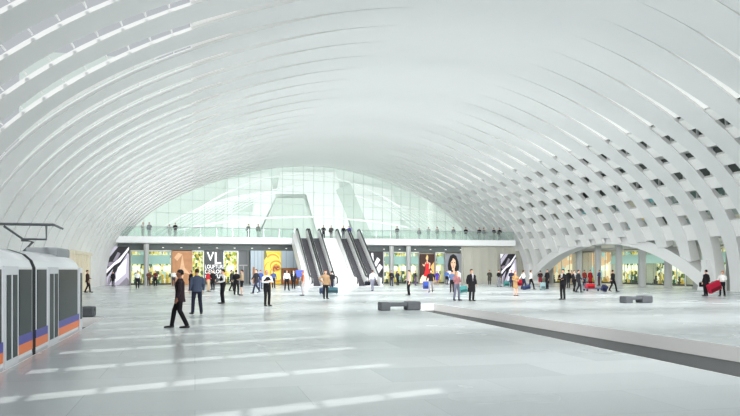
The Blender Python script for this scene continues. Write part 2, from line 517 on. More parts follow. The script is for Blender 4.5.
def bx(p): return wx(p, YW)
def back_shop(p0, p1, glow, label, **k):
    x0, x1 = bx(p0), bx(p1)
    return shopfront((x0, YW, 0), 0, x1-x0, 4.1, glow, label, **k)
back_shop(130, 171.5, S_A, 'long shop with teal fascia and green displays beside the left abstract poster', awn=M_TEAL, seed=1)
back_shop(192, 204, S_C, 'narrow yellow-lit shop between copper panel and black letter sign', seed=2)
back_shop(223.5, 238, S_C, 'yellow and green shop just right of the black letter sign', seed=3)
back_shop(383.6, 419, S_A, 'yellow-lit shop with green fascia left of the red dress poster', awn=M_TEAL, seed=4)
back_shop(435.5, 445, S_C, 'narrow bright shop between the red dress and portrait posters', awn=M_TEAL, seed=5)
back_shop(553, 578, S_B, 'wide peach-lit shop on the back wall behind the arms-crossed man in black', seed=6, lightbox=False)
# doorway, pale kiosk
m = MB(); x0, x1 = bx(238.5), bx(249)
m.box(x0, x1, YW+.5, YW+.6, 0, 4.1); d1 = m.build('door_1', M_GREYP); tag(d1, 'dark grey glazed service doorway left of the pale kiosk', 'door', kind='structure')
m = MB(); m.box(x0, x0+.1, YW+.4, YW+.5, 0, 4.1); m.box(x1-.1, x1, YW+.4, YW+.5, 0, 4.1); m.box(x0, x1, YW+.4, YW+.5, 2.25, 2.4); m.box((x0+x1)/2-.05, (x0+x1)/2+.05, YW+.4, YW+.5, 0, 2.3)
m.build('door_frame', M_PILLAR, d1)
kb = tag(empty('kiosk', (bx(250), YW-1.2, 0)), 'pale blue panelled kiosk holding the yellow rose poster', 'kiosk')
kw = bx(299)-bx(250); M_PBLUE = mat('pale_blue_panel', (178, 194, 206), .5, emit=.0); M_BROWN = mat('copper_brown', (150, 92, 40), .5, emit=.25, noise=.35, nscale=3)
m = MB(); m.box(0, bx(264)-bx(250), 0, 1.2, 0, 4.1); m.box(bx(264)-bx(250), kw, 0, 1.2, 2.0, 4.1); m.box(bx(264)-bx(250), kw, 1.0, 1.2, 0, 2.0)
m.box(kw-.15, kw, 0, 1.2, 0, 2); m.build('panel_wall', M_PBLUE, kb)
for p in (253.5, 257, 261, 285, 292):
    x = bx(p)-bx(250); m = MB(); m.box(x-.02, x+.02, -.02, 0, 0 if p < 270 else 2.0, 4.1); m.build('panel_joint', M_GREYP, kb)
m = MB(); m.box(bx(281.5)-bx(250), kw-.16, .5, .95, .0, 1.95); m.build('brown_counter', M_BROWN, kb)
m = MB(); m.box(bx(252)-bx(250), bx(254)-bx(250), -.05, -.01, .1, 2.1); m.build('brown_side_panel', M_BROWN, kb)
m = MB(); m.box(bx(283)-bx(250), bx(288)-bx(250), .4, .49, .9, 1.7); m.box(bx(290)-bx(250), bx(294)-bx(250), .4, .49, .5, 1.7); m.build('counter_opening', M_DISP3, kb)

# gallery-level columns in front of the back shops
pm2 = None
for p in (146.3, 391.5, 408.5, 216.5, 276):
    h0 = 4.85
    if pm2 is None:
        m = MB(); m.tube([(0, 0, 0), (0, 0, .1), (0, 0, .11), (0, 0, h0)], [.36, .36, .3, .3], 16)
        o = m.build('pillar', M_PILLAR); pm2 = o
    else: o = pm2.copy(); C.objects.link(o)
    y = 85.6
    if p in (216.5, 276): continue_z = 4.1; y = 86.0; 
    o.location = (wx(p, y), y, 0 if p not in (216.5, 276) else 0)
    if p in (216.5, 276):
        o.location.y = 87.6
        o.location.x = wx(p, 87.6)
    tag(o, {146.3: 'round pillar before the teal-fascia shop on the left', 391.5: 'left one of two round pillars right of the escalators', 408.5: 'right one of two round pillars, nearer the red dress poster',
            216.5: 'round pillar rising behind the black letter sign', 276: 'round pillar rising behind the pale kiosk'}[p], 'pillar', kind='structure')

# ------------------------------------------------------------------ posters
def poster(p0, p1, ytop, ybot, Y, label, mats, draw, skew=0, name='poster', frame=True, z0=None):
    x0, x1 = wx(p0, Y), wx(p1, Y); xm = (x0+x1)/2
    zt, zb = hz(ytop, xm, Y), (hz(ybot, xm, Y) if z0 is None else z0)
    zb = max(zb, .02)
    t = tag(empty(name, (x0, Y, zb)), label, 'sign' if name == 'letter_sign' else 'poster')
    w, h = x1-x0, zt-zb
    def q(u, v): return (u*w+skew*w*(v-.0)-(skew*w*.0), v*h)
    m = MB(); b = [q(0, 0), q(1, 0), q(1, 1), q(0, 1)]
    vs = [(x, 0, z) for x, z in b]+[(x, .12, z) for x, z in b]
    m.add(vs, [(0, 1, 2, 3), (7, 6, 5, 4), (0, 4, 5, 1), (1, 5, 6, 2), (2, 6, 7, 3), (3, 7, 4, 0)])
    m.build('board', mats[0], t)
    layer = [0]
    def P(pts, mi, nm='artwork'):
        layer[0] += 1
        mm = MB(); mm.poly([q(*p) for p in pts], -.004*layer[0]); return mm.build(nm, mats[mi], t, fix=False)
    draw(P, t, w, h)
    return t
def ell(cx, cy, rx, ry, n=20, a0=0, a1=2*PI):
    return [(cx+rx*math.cos(a0+(a1-a0)*k/n), cy+ry*math.sin(a0+(a1-a0)*k/n)) for k in range(n)]
K1 = mat('ink_black', (30, 28, 34), .5, emit=.1); K2 = mat('ink_grey', (140, 134, 146), .5, emit=.3); K3 = mat('ink_white', (236, 234, 240), .5, emit=.45)
K4 = mat('ink_lilac', (190, 184, 200), .5, emit=.35)
def abstract(P, t, w, h):
    P([(0, 1), (0, .82), (.25, 1)], 1); P([(0, .62), (.52, 1), (.30, 1), (0, .80)], 3)
    P([(0, .55), (.15, .60), (.45, .60), (.30, .50), (.05, .48)], 2)
    P([(.28, .62), (.5, .86), (.62, .82), (.42, .6)], 2)
    P([(0, .40), (0, .30), (.75, .82), (1, 1), (1, .92), (.6, .60)], 1)
    P([(.12, 0), (.35, .28), (.95, .84), (1, .80), (1, .05), (.8, 0)], 3)
    P([(.35, .05), (.5, .45), (.9, .70), (.85, .30)], 1)
    P([(0, 0), (0, .2), (.3, .42), (.2, .25), (.12, 0)], 3); P([(.55, 0), (.9, .2), (1, .12), (1, 0)], 2)
    P([(.03, .02), (.12, .25), (.2, .2), (.1, 0)], 2)
poster(106.5, 129, 246.5, 285, 84.6, 'tall black and silver abstract poster beside the left vault foot', [K1, K3, K2, K4], abstract, skew=0)
poster(502, 517.5, 254, 283.5, 86.3, 'black and silver abstract poster at the right end of the fluted wall', [K1, K3, K2, K4], abstract, skew=-.12)
COP = mat('copper_art', (178, 128, 88), .5, emit=.25, noise=.35, nscale=1.6); COP2 = mat('copper_art_light', (212, 172, 136), .5, emit=.3, noise=.2, nscale=3)
poster(172, 192.5, 251, 285, 86.6, 'tall copper brown textured poster right of the teal-fascia shop', [COP, COP2],
       lambda P, t, w, h: (P([(.1, .2), (.4, .5), (.5, .9), (.62, .5), (.9, .3), (.6, .35), (.5, .1), (.42, .35)], 1), P([(.1, .8), (.3, .95), (.5, .9), (.25, .7)], 1)))
# black letter sign
SGN = mat('sign_black', (38, 46, 48), .4); SGW = mat('sign_white', (240, 240, 240), .5, emit=.6)
def lettering(parent, txt, x, z, sx, sz, y, name='lettering', mat_=None):
    cu = bpy.data.curves.new(name, 'FONT'); cu.body = txt; cu.size = 1; cu.extrude = .01; cu.offset = .012
    o = bpy.data.objects.new('tmp', cu); C.objects.link(o)
    dg = bpy.context.evaluated_depsgraph_get(); dg.update()
    me = bpy.data.meshes.new_from_object(o.evaluated_get(dg)); bpy.data.objects.remove(o); bpy.data.curves.remove(cu)
    xs = [v.co.x for v in me.vertices]; ys = [v.co.y for v in me.vertices]
    a, b, c, d = min(xs), max(xs), min(ys), max(ys)
    for v in me.vertices:
        v.co = Vector((x+(v.co.x-a)/(b-a)*sx, y-v.co.z, z+(v.co.y-c)/(d-c)*sz))
    me.materials.clear(); me.materials.append(mat_ or SGW)
    ob = bpy.data.objects.new(name, me); C.objects.link(ob); ob.parent = parent
    return ob
def vl(P, t, w, h):
    lettering(t, 'V', .12*w, h*.70, .38*w, h*.27, -.02)
    lettering(t, 'L', .54*w, h*.60, .34*w, h*.36, -.02)
    for k, s in enumerate(('LOUFTUR', 'DEYLON', 'COUTUR')):
        lettering(t, s, .03*w, h*(.46-.15*k), .94*w, h*.12, -.02)
poster(204.5, 223.5, 251, 283.5, 86.6, 'black sign with white letters VL over three lines of white lettering', [SGN], vl, name='letter_sign')
# rose
R1 = mat('rose_yellow', (240, 205, 50), .5, emit=.12); R2 = mat('rose_light', (252, 228, 96), .5, emit=.15); R3 = mat('rose_deep', (222, 160, 40), .5, emit=.15); R4 = mat('rose_red', (170, 70, 40), .5, emit=.2); R5 = mat('rose_leaf', (120, 120, 70), .5, emit=.1)
def rose(P, t, w, h):
    P([(0, 1), (0, .72), (.18, .84), (.12, 1)], 4)
    def cl(pts): return [(min(1, max(0, a)), min(1, max(0, b))) for a, b in pts]
    P(cl(ell(.55, .62, .5, .33)), 1); P(cl(ell(.35, .42, .36, .26)), 2); P(cl(ell(.38, .44, .32, .23)), 1)
    P(cl(ell(.75, .30, .42, .26)), 2); P(cl(ell(.78, .33, .38, .22)), 1)
    P(cl(ell(.7, .55, .36, .17)), 2); P(cl(ell(.7, .53, .30, .14)), 1)
    P(cl(ell(.75, .49, .22, .10)), 2); P(cl(ell(.78, .48, .13, .06)), 3); P(cl(ell(.80, .49, .08, .035)), 1)
    def crescent(cx, cy, rx, ry, a0, a1, th, mi):
        o = ell(cx, cy, rx, ry, 12, a0, a1); i = ell(cx+th*.4, cy-th*.3, rx-th, ry-th*.6, 12, a0, a1)
        P(cl(o+i[::-1]), mi)
    crescent(.78, .48, .30, .14, 1.6, 3.9, .07, 2); crescent(.72, .46, .2, .1, 2.2, 4.4, .05, 3)
    crescent(.84, .46, .14, .07, 1.2, 3.6, .05, 3); crescent(.7, .50, .12, .05, 2.0, 4.0, .05, 3)
    crescent(.5, .64, .46, .28, .6, 2.6, .06, 2); crescent(.45, .36, .4, .24, 3.0, 4.9, .06, 2)
    P([(0, .1), (0, 0), (.7, 0), (.3, .14)], 2)
poster(264, 281, 251, 284, YW-1.34, 'yellow rose poster on the pale kiosk', [R1, R2, R3, R4, R5], rose)
# black poster with white blocks right of escalators
poster(369, 383, 251.5, 284, 86.6, 'black poster with slanted white blocks behind the right escalator', [K1, K3],
       lambda P, t, w, h: (P([(.15, .95), (.3, .95), (.35, .6), (.2, .5)], 1), P([(.35, .62), (.6, .82), (.8, .74), (.5, .52)], 1), P([(.45, .42), (.75, .62), (.98, .52), (.7, .32)], 1)))
# red dress
SK = mat('poster_skin', (232, 190, 160), .5, emit=.35); RD = mat('poster_red', (214, 30, 36), .5, emit=.35); BKB = mat('poster_brown', (62, 34, 22), .5, emit=.12, noise=.4, nscale=1.5); GLD = mat('poster_gold', (226, 180, 110), .5, emit=.35); HR = mat('poster_blonde', (226, 196, 120), .5, emit=.3); CRM = mat('poster_cream', (246, 228, 200), .5, emit=.4)
def dress(P, t, w, h):
    P([(.65, .3), (.95, .42), (1, .2), (1, 0), (.6, 0)], 3); P([(.72, .55), (1, .75), (1, .3)], 3)
    P([(0, .1), (.15, .26), (.45, .32), (.7, .2), (.62, 0), (0, 0)], 5)
    P([(.40, .86), (.5, .98), (.58, .9), (.56, .80), (.44, .80)], 4)
    P([(.44, .84), (.52, .90), (.55, .82), (.49, .77)], 1); P([(.47, .78), (.53, .78), (.55, .72), (.45, .72)], 1)
    P([(.40, .70), (.60, .72), (.72, .68), (.68, .48), (.60, .50), (.64, .62), (.4, .62)], 1)
    P([(.40, .68), (.30, .56), (.18, .62), (.20, .66), (.31, .62), (.40, .74)], 1)
    P([(.42, .72), (.5, .66), (.58, .72), (.64, .62), (.62, .5), (.70, .28), (.62, .14), (.45, .22), (.26, .24), (.38, .48), (.38, .62)], 2)
poster(419.8, 434.4, 254, 283, 86.5, 'poster of a blonde figure in a red dress on dark brown', [BKB, SK, RD, GLD, HR, CRM], dress)
PG = mat('poster_grey', (134, 138, 146), .5, emit=.25); PH = mat('poster_black_hair', (26, 22, 24), .5); LP = mat('poster_lips', (170, 60, 60), .5, emit=.2); WH = mat('poster_white_top', (226, 232, 238), .5, emit=.35)
def portrait(P, t, w, h):
    P([(0, 0), (0, .34), (.2, .42), (.8, .42), (1, .34), (1, 0)], 3)
    P([(.28, 0), (.3, .34), (.44, .42), (.56, .42), (.78, .3), (.84, 0)], 1)
    P([(.16, .46), (.14, .60), (.2, .78), (.3, .94), (.5, 1), (.7, .93), (.83, .74), (.88, .56), (.84, .44), (.7, .40), (.3, .42)], 2)
    P([(.42, .55), (.58, .55), (.60, .38), (.40, .38)], 1)
    P([(.34, .80), (.5, .86), (.64, .78), (.66, .62), (.58, .50), (.50, .46), (.42, .50), (.34, .64)], 1)
    P([(.44, .555), (.5, .57), (.56, .555), (.5, .53)], 4)
    P([(.37, .715), (.45, .715), (.44, .69), (.38, .69)], 2); P([(.54, .715), (.62, .715), (.61, .69), (.55, .69)], 2)
    P([(.47, .62), (.53, .62), (.50, .60)], 4); P([(.3, .86), (.5, .95), (.44, .8), (.34, .72)], 2)
poster(445.5, 461, 254, 284, 86.5, 'portrait poster of a face with long black hair on grey', [PG, SK, PH, WH, LP], portrait)

# right aisle shops at XR, facing -x: local x runs along -y
k = 0
y = 84.0
glows = [S_B, S_B, S_A, S_A, S_C, S_A, S_B, S_A, S_C, S_A, S_B]
RL = ['peach-lit shop in the right aisle nearest the back corner', 'bright shop with teal band behind the man in black striding right', 'shop with green displays and teal band behind the lone stone bench',
      'yellow and green shop behind the two people with the crimson suitcase', 'lime-lit shop at the far right edge, farthest from the escalators']
glows = [S_B, S_A, S_A, S_A, S_C]
y = 86.8
for i in range(5):
    w = 6.92
    shopfront((XR, y, 0), -PI/2, w, 4.2, glows[i], RL[i], awn=M_TEAL if i not in (0, 4) else None, seed=20+i)
    y -= 7.0

# cream side return on far left
m = MB(); m.box(-14.9, -10.6, 86.0, 86.3, 0, 4.85)
tag(m.build('wall_left_return', M_CREAM), 'cream wall return at the far left corner', 'wall', kind='structure')

# ------------------------------------------------------------------ gallery slab, rails
XG0, XG1 = -8.7, 40.4
gs = tag(empty('gallery_slab'), 'long white gallery floor slab crossing the far end', 'gallery', kind='structure')
m = MB(); m.box(XG0, XG1, 83.7, 98, 4.86, 5.55); m.build('slab', M_SLAB, gs)
m = MB(); m.box(XG0, XG1, 83.62, 83.7, 4.95, 5.6); m.build('edge_fascia', M_SLAB, gs)
def rail_run(x0, x1, label):
    t = tag(empty('glass_railing', (x0, 83.8, 5.55)), label, 'railing')
    w = x1-x0; n = max(1, int(round(w/1.9)))
    for k in range(n+1):
        x = w*k/n; m = MB(); m.box(x-.025, x+.025, -.03, .03, 0, 1.1); m.build('post', M_STEEL, t)
    for k in range(n):
        m = MB(); m.box(w*k/n+.05, w*(k+1)/n-.05, -.008, .008, .05, 1.08); m.build('glass_panel', G_RAIL, t)
    m = MB(); m.tube([(0, 0, 1.12), (w, 0, 1.12)], .025, 8); m.build('top_rail', M_STEEL, t)
rail_run(XG0+.2, 11.6, 'glass railing along the gallery left of the escalators')
rail_run(19.9, XG1-.2, 'glass railing along the gallery right of the escalators')

# ------------------------------------------------------------------ escalators
EY0, EY1, EH = 74.0, 83.65, 5.55
def escalator(x, label):
    t = tag(empty('escalator', (x, EY0, 0)), label, 'escalator', 'escalators up to the gallery')
    L = EY1-EY0; hw = .5
    # steps
    m = MB(); n = 28; prof = [(-1.0, .02)]
    for k in range(n):
        prof += [(L*k/n, EH*k/n+.02), (L*k/n, EH*(k+1)/n+.02)]
    prof += [(L+.1, EH+.02), (L+.1, EH-.5), (.6, -.0+.0), (-1.0, .0)]
    m.prism(prof, -hw+.03, hw-.03); m.build('steps', M_STEPS, t)
    for s in (-1, 1):
        m = MB()
        pr = [(-1.1, 0), (-1.1, .75), (-.9, .9), (-.4, .95), (.2, 1.0), (L-.2, EH+.95), (L+.35, EH+.95), (L+.7, EH+.85), (L+.8, EH+.6), (L+.6, EH+.0), (L+.05, EH-.0), (L+.04, EH-.6), (.9, 0)]
        m.prism(pr, s*(hw+.12)-.14, s*(hw+.12)+.10) if s > 0 else m.prism(pr, s*(hw+.12)-.10, s*(hw+.12)+.14)
        m.build('balustrade', M_WHITE, t)
        m = MB(); xs = s*(hw+.12)
        pts = [(-1.1, .3), (-1.32, .42), (-1.38, .65), (-1.25, .92), (-.9, 1.04), (-.3, 1.08), (.2, 1.12), (L-.3, EH+1.05), (L+.1, EH+1.16), (L+.6, EH+1.16), (L+.92, EH+1.0), (L+1.0, EH+.75), (L+.9, EH+.5)]
        m.tube([(xs, a, b) for a, b in pts], .08, 8); m.build('handrail', M_RUBBER, t, smooth=True)
    m = MB(); m.box(-hw+.03, hw-.03, -1.6, -1.0, 0, .03); m.build('comb_plate', M_STEEL, t)
    return t
EX = [(12.55, 'leftmost of the four escalators'), (14.0, 'second escalator from the left, beside the white staircase'), (17.45, 'third escalator from the left, just right of the white staircase'), (18.95, 'rightmost escalator beside the black and white poster')]
for x, l in EX: escalator(x, 'grey stepped '+l)
def flank(x0, x1, name, label, steps=False):
    t = tag(empty(name, (x0, EY0, 0)), label, 'staircase' if steps else 'wall')
    w = x1-x0; L = EY1-EY0
    m = MB()
    if steps:
        n = 32; prof = [(-.3, 0)]
        for k in range(n): prof += [(L*k/n, EH*k/n), (L*k/n, EH*(k+1)/n)]
        prof += [(L, EH), (L, EH-.8), (1.4, 0)]
        m.prism(prof, 0, w); m.build('flight', M_WHITE, t)
    else:
        m.prism([(-.6, 0), (-.6, .5), (.1, .9), (L, EH+.6), (L, EH-.9), (1.6, 0)], 0, w); m.build('parapet', M_WHITE, t)
    return t
flank(14.78, 16.68, 'staircase', 'white staircase between the two pairs of escalators', True)
flank(11.3, 11.78, 'stair_parapet', 'white sloping parapet left of the leftmost escalator')

# ------------------------------------------------------------------ end glass wall & hall beyond
YG = 94.5
gw = tag(empty('window_1'), 'huge arched glass end wall above the gallery', 'window', kind='structure')
def ell_z(x): return hgt(x-XC)-.05
def ell_x(z): return sect(t_of_h(z))[0]-XC
m = MB(); n = 40
hx0 = ell_x(5.6)
xs = [XC-hx0+2*hx0*k/n for k in range(n+1)]
vs = []
for x in xs: vs += [(x, YG+KSK*(x-XC), 5.56), (x, YG+KSK*(x-XC), max(5.6, ell_z(x)))]
m.add(vs, [(2*k, 2*k+2, 2*k+3, 2*k+1) for k in range(n)]); m.build('window_pane', G_WALL, gw, fix=False)
m = MB()
for k in range(1, 33):
    x = XC-24+48*k/33
    if ell_z(x) > 6: m.box(x-.03, x+.03, YG+KSK*(x-XC)+.02, YG+KSK*(x-XC)+.12, 5.56, ell_z(x))
for z in (7.2, 8.9, 10.6, 12.3, 13.9):
    hx = ell_x(z)-.3 
    m.tube([(XC-hx, YG-KSK*hx+.07, z), (XC+hx, YG+KSK*hx+.07, z)], .025, 4)
m.build('mullions', mat('mullion_pale', (206, 220, 214), .4), gw)
# the hall beyond
YB = 106.0
def pp(px, py, Y): 
    X = wx(px, Y); return (X, hz(py, X, Y))
fh = tag(empty('wall_far'), 'pale structure of the next hall seen through the glass', 'wall', kind='structure')
m = MB(); m.box(-25, 62, YB+6, YB+6.3, 4, 34); m.build('far_backdrop', M_PALEG, fh)
m = MB(); m.box(-20, 55, 98, YB+6, 4.9, 5.5); m.build('far_floor', M_BRIGHT, fh)
def slabpoly(pts, Y, th, mt, nm):
    P = [pp(a, b, Y) for a, b in pts]
    m = MB(); n = len(P)
    m.add([(x, Y, z) for x, z in P]+[(x, Y+th, z) for x, z in P], [tuple(range(n)), tuple(range(2*n-1, n-1, -1))]+[(i, i+n, (i+1) % n+n, (i+1) % n) for i in range(n)])
    m.build(nm, mt, fh)
slabpoly([(232, 212), (236, 199), (254, 198), (252, 212)], YB+5, .3, M_PALEO, 'grey_opening')
slabpoly([(258, 238), (276, 198), (304, 198), (314, 238)], YB+4.8, .3, M_PALEO, 'green_opening')
slabpoly([(222, 236), (227, 180), (268, 172), (276, 197), (256, 238)], YB+5.2, .2, M_BRIGHT, 'leaning_pier')
slabpoly([(280, 172), (336, 172), (352, 236), (318, 236), (306, 194), (276, 194)], YB+5.2, .2, M_BRIGHT, 'leaning_pier')
slabpoly([(336, 190), (350, 182), (372, 236), (356, 236)], YB+5.1, .2, M_PALEO, 'green_fold')
slabpoly([(350, 182), (392, 190), (405, 236), (372, 236)], YB+5.0, .2, M_BRIGHT, 'leaning_pier')
def arcs(m, x0, y0, x1, y1, sag, Y, r):
    n = 18; pts = []
    for k in range(n+1):
        u = k/n; px = x0+(x1-x0)*u; py = y0+(y1-y0)*u-sag*4*u*(1-u)
        X, z = pp(px, py, Y); pts.append((X, Y, z))
    m.tube(pts, r, 6)
m = MB()
for k in range(9): arcs(m, 150+6*k, 236, 240+8*k, 196-1.5*k, 6, YB-2+.3*k, .12)
for k in range(11): arcs(m, 355+7*k, 196+1.5*k, 425+5*k, 236, 5, YB-2+.3*k, .12)
arcs(m, 170, 232, 420, 230, 14, YB-4, .16); arcs(m, 190, 215, 410, 214, 40, YB-5, .14)
m.build('curved_ribs', M_BRIGHT, fh, smooth=True)

# ------------------------------------------------------------------ track end blocks
def end_block(loc, w, dirn, label, L=2.1):
    t = tag(empty('stone_bench', loc), label, 'bench')
    m = MB(); m.box(0, w, 0, .55, .17, .34, bev=.05); m.build('top_slab', M_STONE, t)
    m = MB(); m.box(w-.62, w+.0, -.06, .62, dirn, .38, bev=.06); m.build('end_block', M_STONE, t)
    m = MB(); m.box(-.02, .42, -.03, .58, 0, .36, bev=.05); m.build('end_foot', M_STONE, t)
    return t
end_block((7.75, 29.0, 0), 1.78, -.0, 'dark grey stone bench at the near edge of the right track pit')
x, y = ground(626, 303.2)
end_block((x, y, 0), 1.6, 0.0, 'low dark grey stone bench standing alone on the right floor')
end_block((-6.1, 27.8, 0), 2.45, 0.0, 'dark stone block at the track end ahead of the tram')

# ------------------------------------------------------------------ tram
def tram():
    t = tag(empty('tram', (-4.6, 0, -.9)), 'white tram with blue and orange stripes standing at the left platform', 'tram')
    hw = 1.29
    MW = mat('tram_white', (226, 229, 232), .3); MG = mat('tram_window', (46, 58, 60), .35, spec=.12); MP = mat('tram_blue', (48, 44, 158), .35); MO = mat('tram_orange', (238, 116, 30), .35)
    MS = mat('tram_skirt', (196, 200, 204), .35); MD = mat('tram_bellows', (34, 36, 40), .7); MF = mat('tram_frame_grey', (212, 216, 220), .4)
    MR = mat('tram_roof', (214, 218, 220), .4)
    z = lambda h: h+.9
    def xs(hh, inset=0): return hw-inset
    # cross-section profile (x,z) of a car
    def prof(ins=0):
        pts = [(hw-.04, z(-.62)), (hw, z(-.5)), (hw, z(1.80)), (hw-.06, z(1.95)), (hw-.20, z(2.08)), (hw-.5, z(2.18)), (hw-.9, z(2.22))]
        pts = [(max(.01, a-ins), b-ins if b > z(1.9) else b) for a, b in pts]
        return pts+[(-a, b) for a, b in reversed(pts)]
    def car(y0, y1, nose=False):
        m = MB(); P = prof(); n = len(P)
        secs = [(y0, 1.0, 0)]
        if nose: secs += [(y1-1.0, 1.0, 0), (y1-.45, .96, .04), (y1-.12, .90, .12), (y1, .84, .25)]
        else: secs += [(y1, 1.0, 0)]
        vs = []
        for y, s, dz in secs:
            for a, b in P: vs.append((a*s, y, b-(dz if b > z(1.85) else 0)))
        fs = [tuple(range(n)), tuple((len(secs)-1)*n+k for k in range(n))[::-1]]
        for j in range(len(secs)-1):
            for k in range(n): fs.append((j*n+k, j*n+(k+1) % n, (j+1)*n+(k+1) % n, (j+1)*n+k))
        m.add(vs, fs)
        return m.build('car_body', MW, t)
    car(-6, 15.95); car(16.25, 22.9, True)
    m = MB(); P = prof(-.004)
    secs = [15.95, 16.02, 16.1, 16.18, 16.25]; vs = []; fs = []; n = len(P)
    for j, y in enumerate(secs):
        s = 1.0 if j % 2 == 0 else .985
        for a, b in P: vs.append((a*s, y, b))
    for j in range(4):
        for k in range(n): fs.append((j*n+k, j*n+(k+1) % n, (j+1)*n+(k+1) % n, (j+1)*n+k))
    m.add(vs, fs); m.build('bellows', MD, t)
    def side(nm, ya, yb, za, zb, mt, th=.012, par=t, bev=.0, s=1, dx=0):
        m = MB(); x = s*(hw+dx)
        m.box(min(x, x+s*th), max(x, x+s*th), ya, yb, z(za), z(zb)); return m.build(nm, mt, par)
    for s in (1, -1):
        for (a, b) in ((-6, 13.62), (14.68, 15.95), (16.25, 17.5), (18.75, 22.0)):
            side('blue_stripe', a, b, .29, .47, MP, s=s); side('orange_stripe', a, b, .10, .29, MO, s=s)
            side('skirt', a, b, -.5, .02, MS, .006, s=s)
        for (a, b) in ((-1.5, 2.3), (4.0, 7.8), (9.0, 11.2), (11.35, 13.5), (14.8, 15.85), (16.4, 17.35), (18.9, 21.7)):
            w_ = side('side_window', a, b, .47, 1.76, MG, .015, s=s)
        for (a, b) in ((2.45, 3.85), (7.9, 8.95), (13.65, 14.65), (17.53, 18.72), (22.0, 22.5)):
            d = side('door', a, b, -.1, 1.82, MF, .03, s=s)
            mid = (a+b)/2
            if b-a > .8:
                for (p, q) in ((a+.12, mid-.08), (mid+.08, b-.12)):
                    m = MB(); x = s*(hw+.03); cx0, cx1 = min(x, x+s*.01), max(x, x+s*.01)
                    m.box(cx0, cx1, p, q, z(.12), z(1.66), bev=.0); m.build('door_window', MG, d)
            else:
                m = MB(); x = s*(hw+.03); m.box(min(x, x+s*.01), max(x, x+s*.01), a+.1, b-.1, z(.3), z(1.66)); m.build('door_window', MG, d)
    # end windscreen and lamps at far nose
    m = MB(); m.box(-.95, .95, 22.88, 22.93, z(.75), z(1.75)); m.build('windscreen', MG, t)
    for s in (-1, 1):
        m = MB(); m.box(s*.75-.15, s*.75+.15, 22.88, 22.95, z(.12), z(.32), bev=.02); m.build('tail_lamp', mat('tail_lamp_red', (190, 50, 40), .3), t)
    # roof equipment
    m = MB(); m.box(.2, 1.0, 20.4, 22.3, z(2.1), z(2.36), bev=.05); m.build('roof_box', mat('roof_box_grey', (140, 146, 150), .5), t)
    m = MB(); m.box(-.9, .7, 8, 13, z(2.15), z(2.45), bev=.08); m.build('roof_box', MR, t)
    # pantograph
    pg = MB(); MPn = mat('pantograph_grey', (120, 126, 128), .4, .6)
    Y = 21.6
    pg.tube([(-.95, Y-.2, z(2.98)), (-.75, Y-.2, z(3.04)), (.7, Y-.2, z(3.04)), (.92, Y-.2, z(2.93))], .03, 8)
    pg.tube([(-.95, Y+.1, z(2.98)), (-.75, Y+.1, z(3.04)), (.7, Y+.1, z(3.04)), (.92, Y+.1, z(2.93))], .03, 8)
    pg.tube([(-.5, Y-.2, z(3.02)), (-.5, Y+.1, z(3.02))], .02, 6); pg.tube([(.5, Y-.2, z(3.02)), (.5, Y+.1, z(3.02))], .02, 6)
    p = pg.build('pantograph', MPn, t, smooth=True)
    m = MB(); m.tube([(.5, Y-.05, z(3.02)), (.5, Y-.05, z(2.62)), (-.1, Y-.1, z(2.62)), (-.6, Y-.05, z(2.98))], .032, 8)
    m.build('upper_arm', MPn, p)
    m = MB(); m.tube([(-.15, Y-.05, z(2.6)), (.15, Y-.05, z(2.55)), (-.15, Y-.05, z(2.2))], .045, 8); m.build('lower_arm', MPn, p)
    m = MB(); m.box(-.4, .1, Y-.3, Y+.3, z(2.16), z(2.26), bev=.03); m.build('pantograph_base', MPn, p)
    # bogies
    for y in (1, 10, 20):
        b = MB(); b.box(-1.0, 1.0, y-1.1, y+1.1, .18, .42)
        bo = b.build('bogie', MD, t)
        for s in (-1, 1):
            for yy in (-.8, .8):
                m = MB(); m.tube([(s*.66, y+yy, .20), (s*.80, y+yy, .20)], .22, 18); m.build('wheel', M_STEEL, bo)
    return t
tram()

# ------------------------------------------------------------------ people
def remesh(mb, name, mats, parent, vox, smooth=True, dec=0):
    me = mb.mesh(name, mats)
    b = bmesh.new(); b.from_mesh(me); bmesh.ops.recalc_face_normals(b, faces=b.faces[:]); b.to_mesh(me); b.free()
    o = bpy.data.objects.new('tmp', me); C.objects.link(o)
    md = o.modifiers.new('r', 'REMESH'); md.mode = 'VOXEL'; md.voxel_size = vox; md.use_smooth_shade = smooth
    sm = o.modifiers.new('s', 'SMOOTH'); sm.factor = .5; sm.iterations = 2
    dg = bpy.context.evaluated_depsgraph_get(); dg.update()
    me2 = bpy.data.meshes.new_from_object(o.evaluated_get(dg)); bpy.data.objects.remove(o); bpy.data.meshes.remove(me)
    me2.name = name
    if not me2.materials: me2.materials.append(mats)
    ob = bpy.data.objects.new(name, me2); C.objects.link(ob); ob.parent = parent
    return ob
def cmat(c, rough=.75):
    return mat('cloth_%d_%d_%d' % tuple(c), c, rough, noise=.06, nscale=12, spec=.2)
SKIN = mat('skin_light', (206, 160, 134), .55); SKIN2 = mat('skin_dark', (126, 84, 64), .55); SHOE = mat('shoe_black', (26, 24, 24), .4)
HAIRS = {'black': (24, 20, 20), 'brown': (64, 44, 32), 'grey': (140, 134, 128), 'orange': (170, 92, 50), 'blond': (186, 146, 96), 'red': (112, 48, 34)}
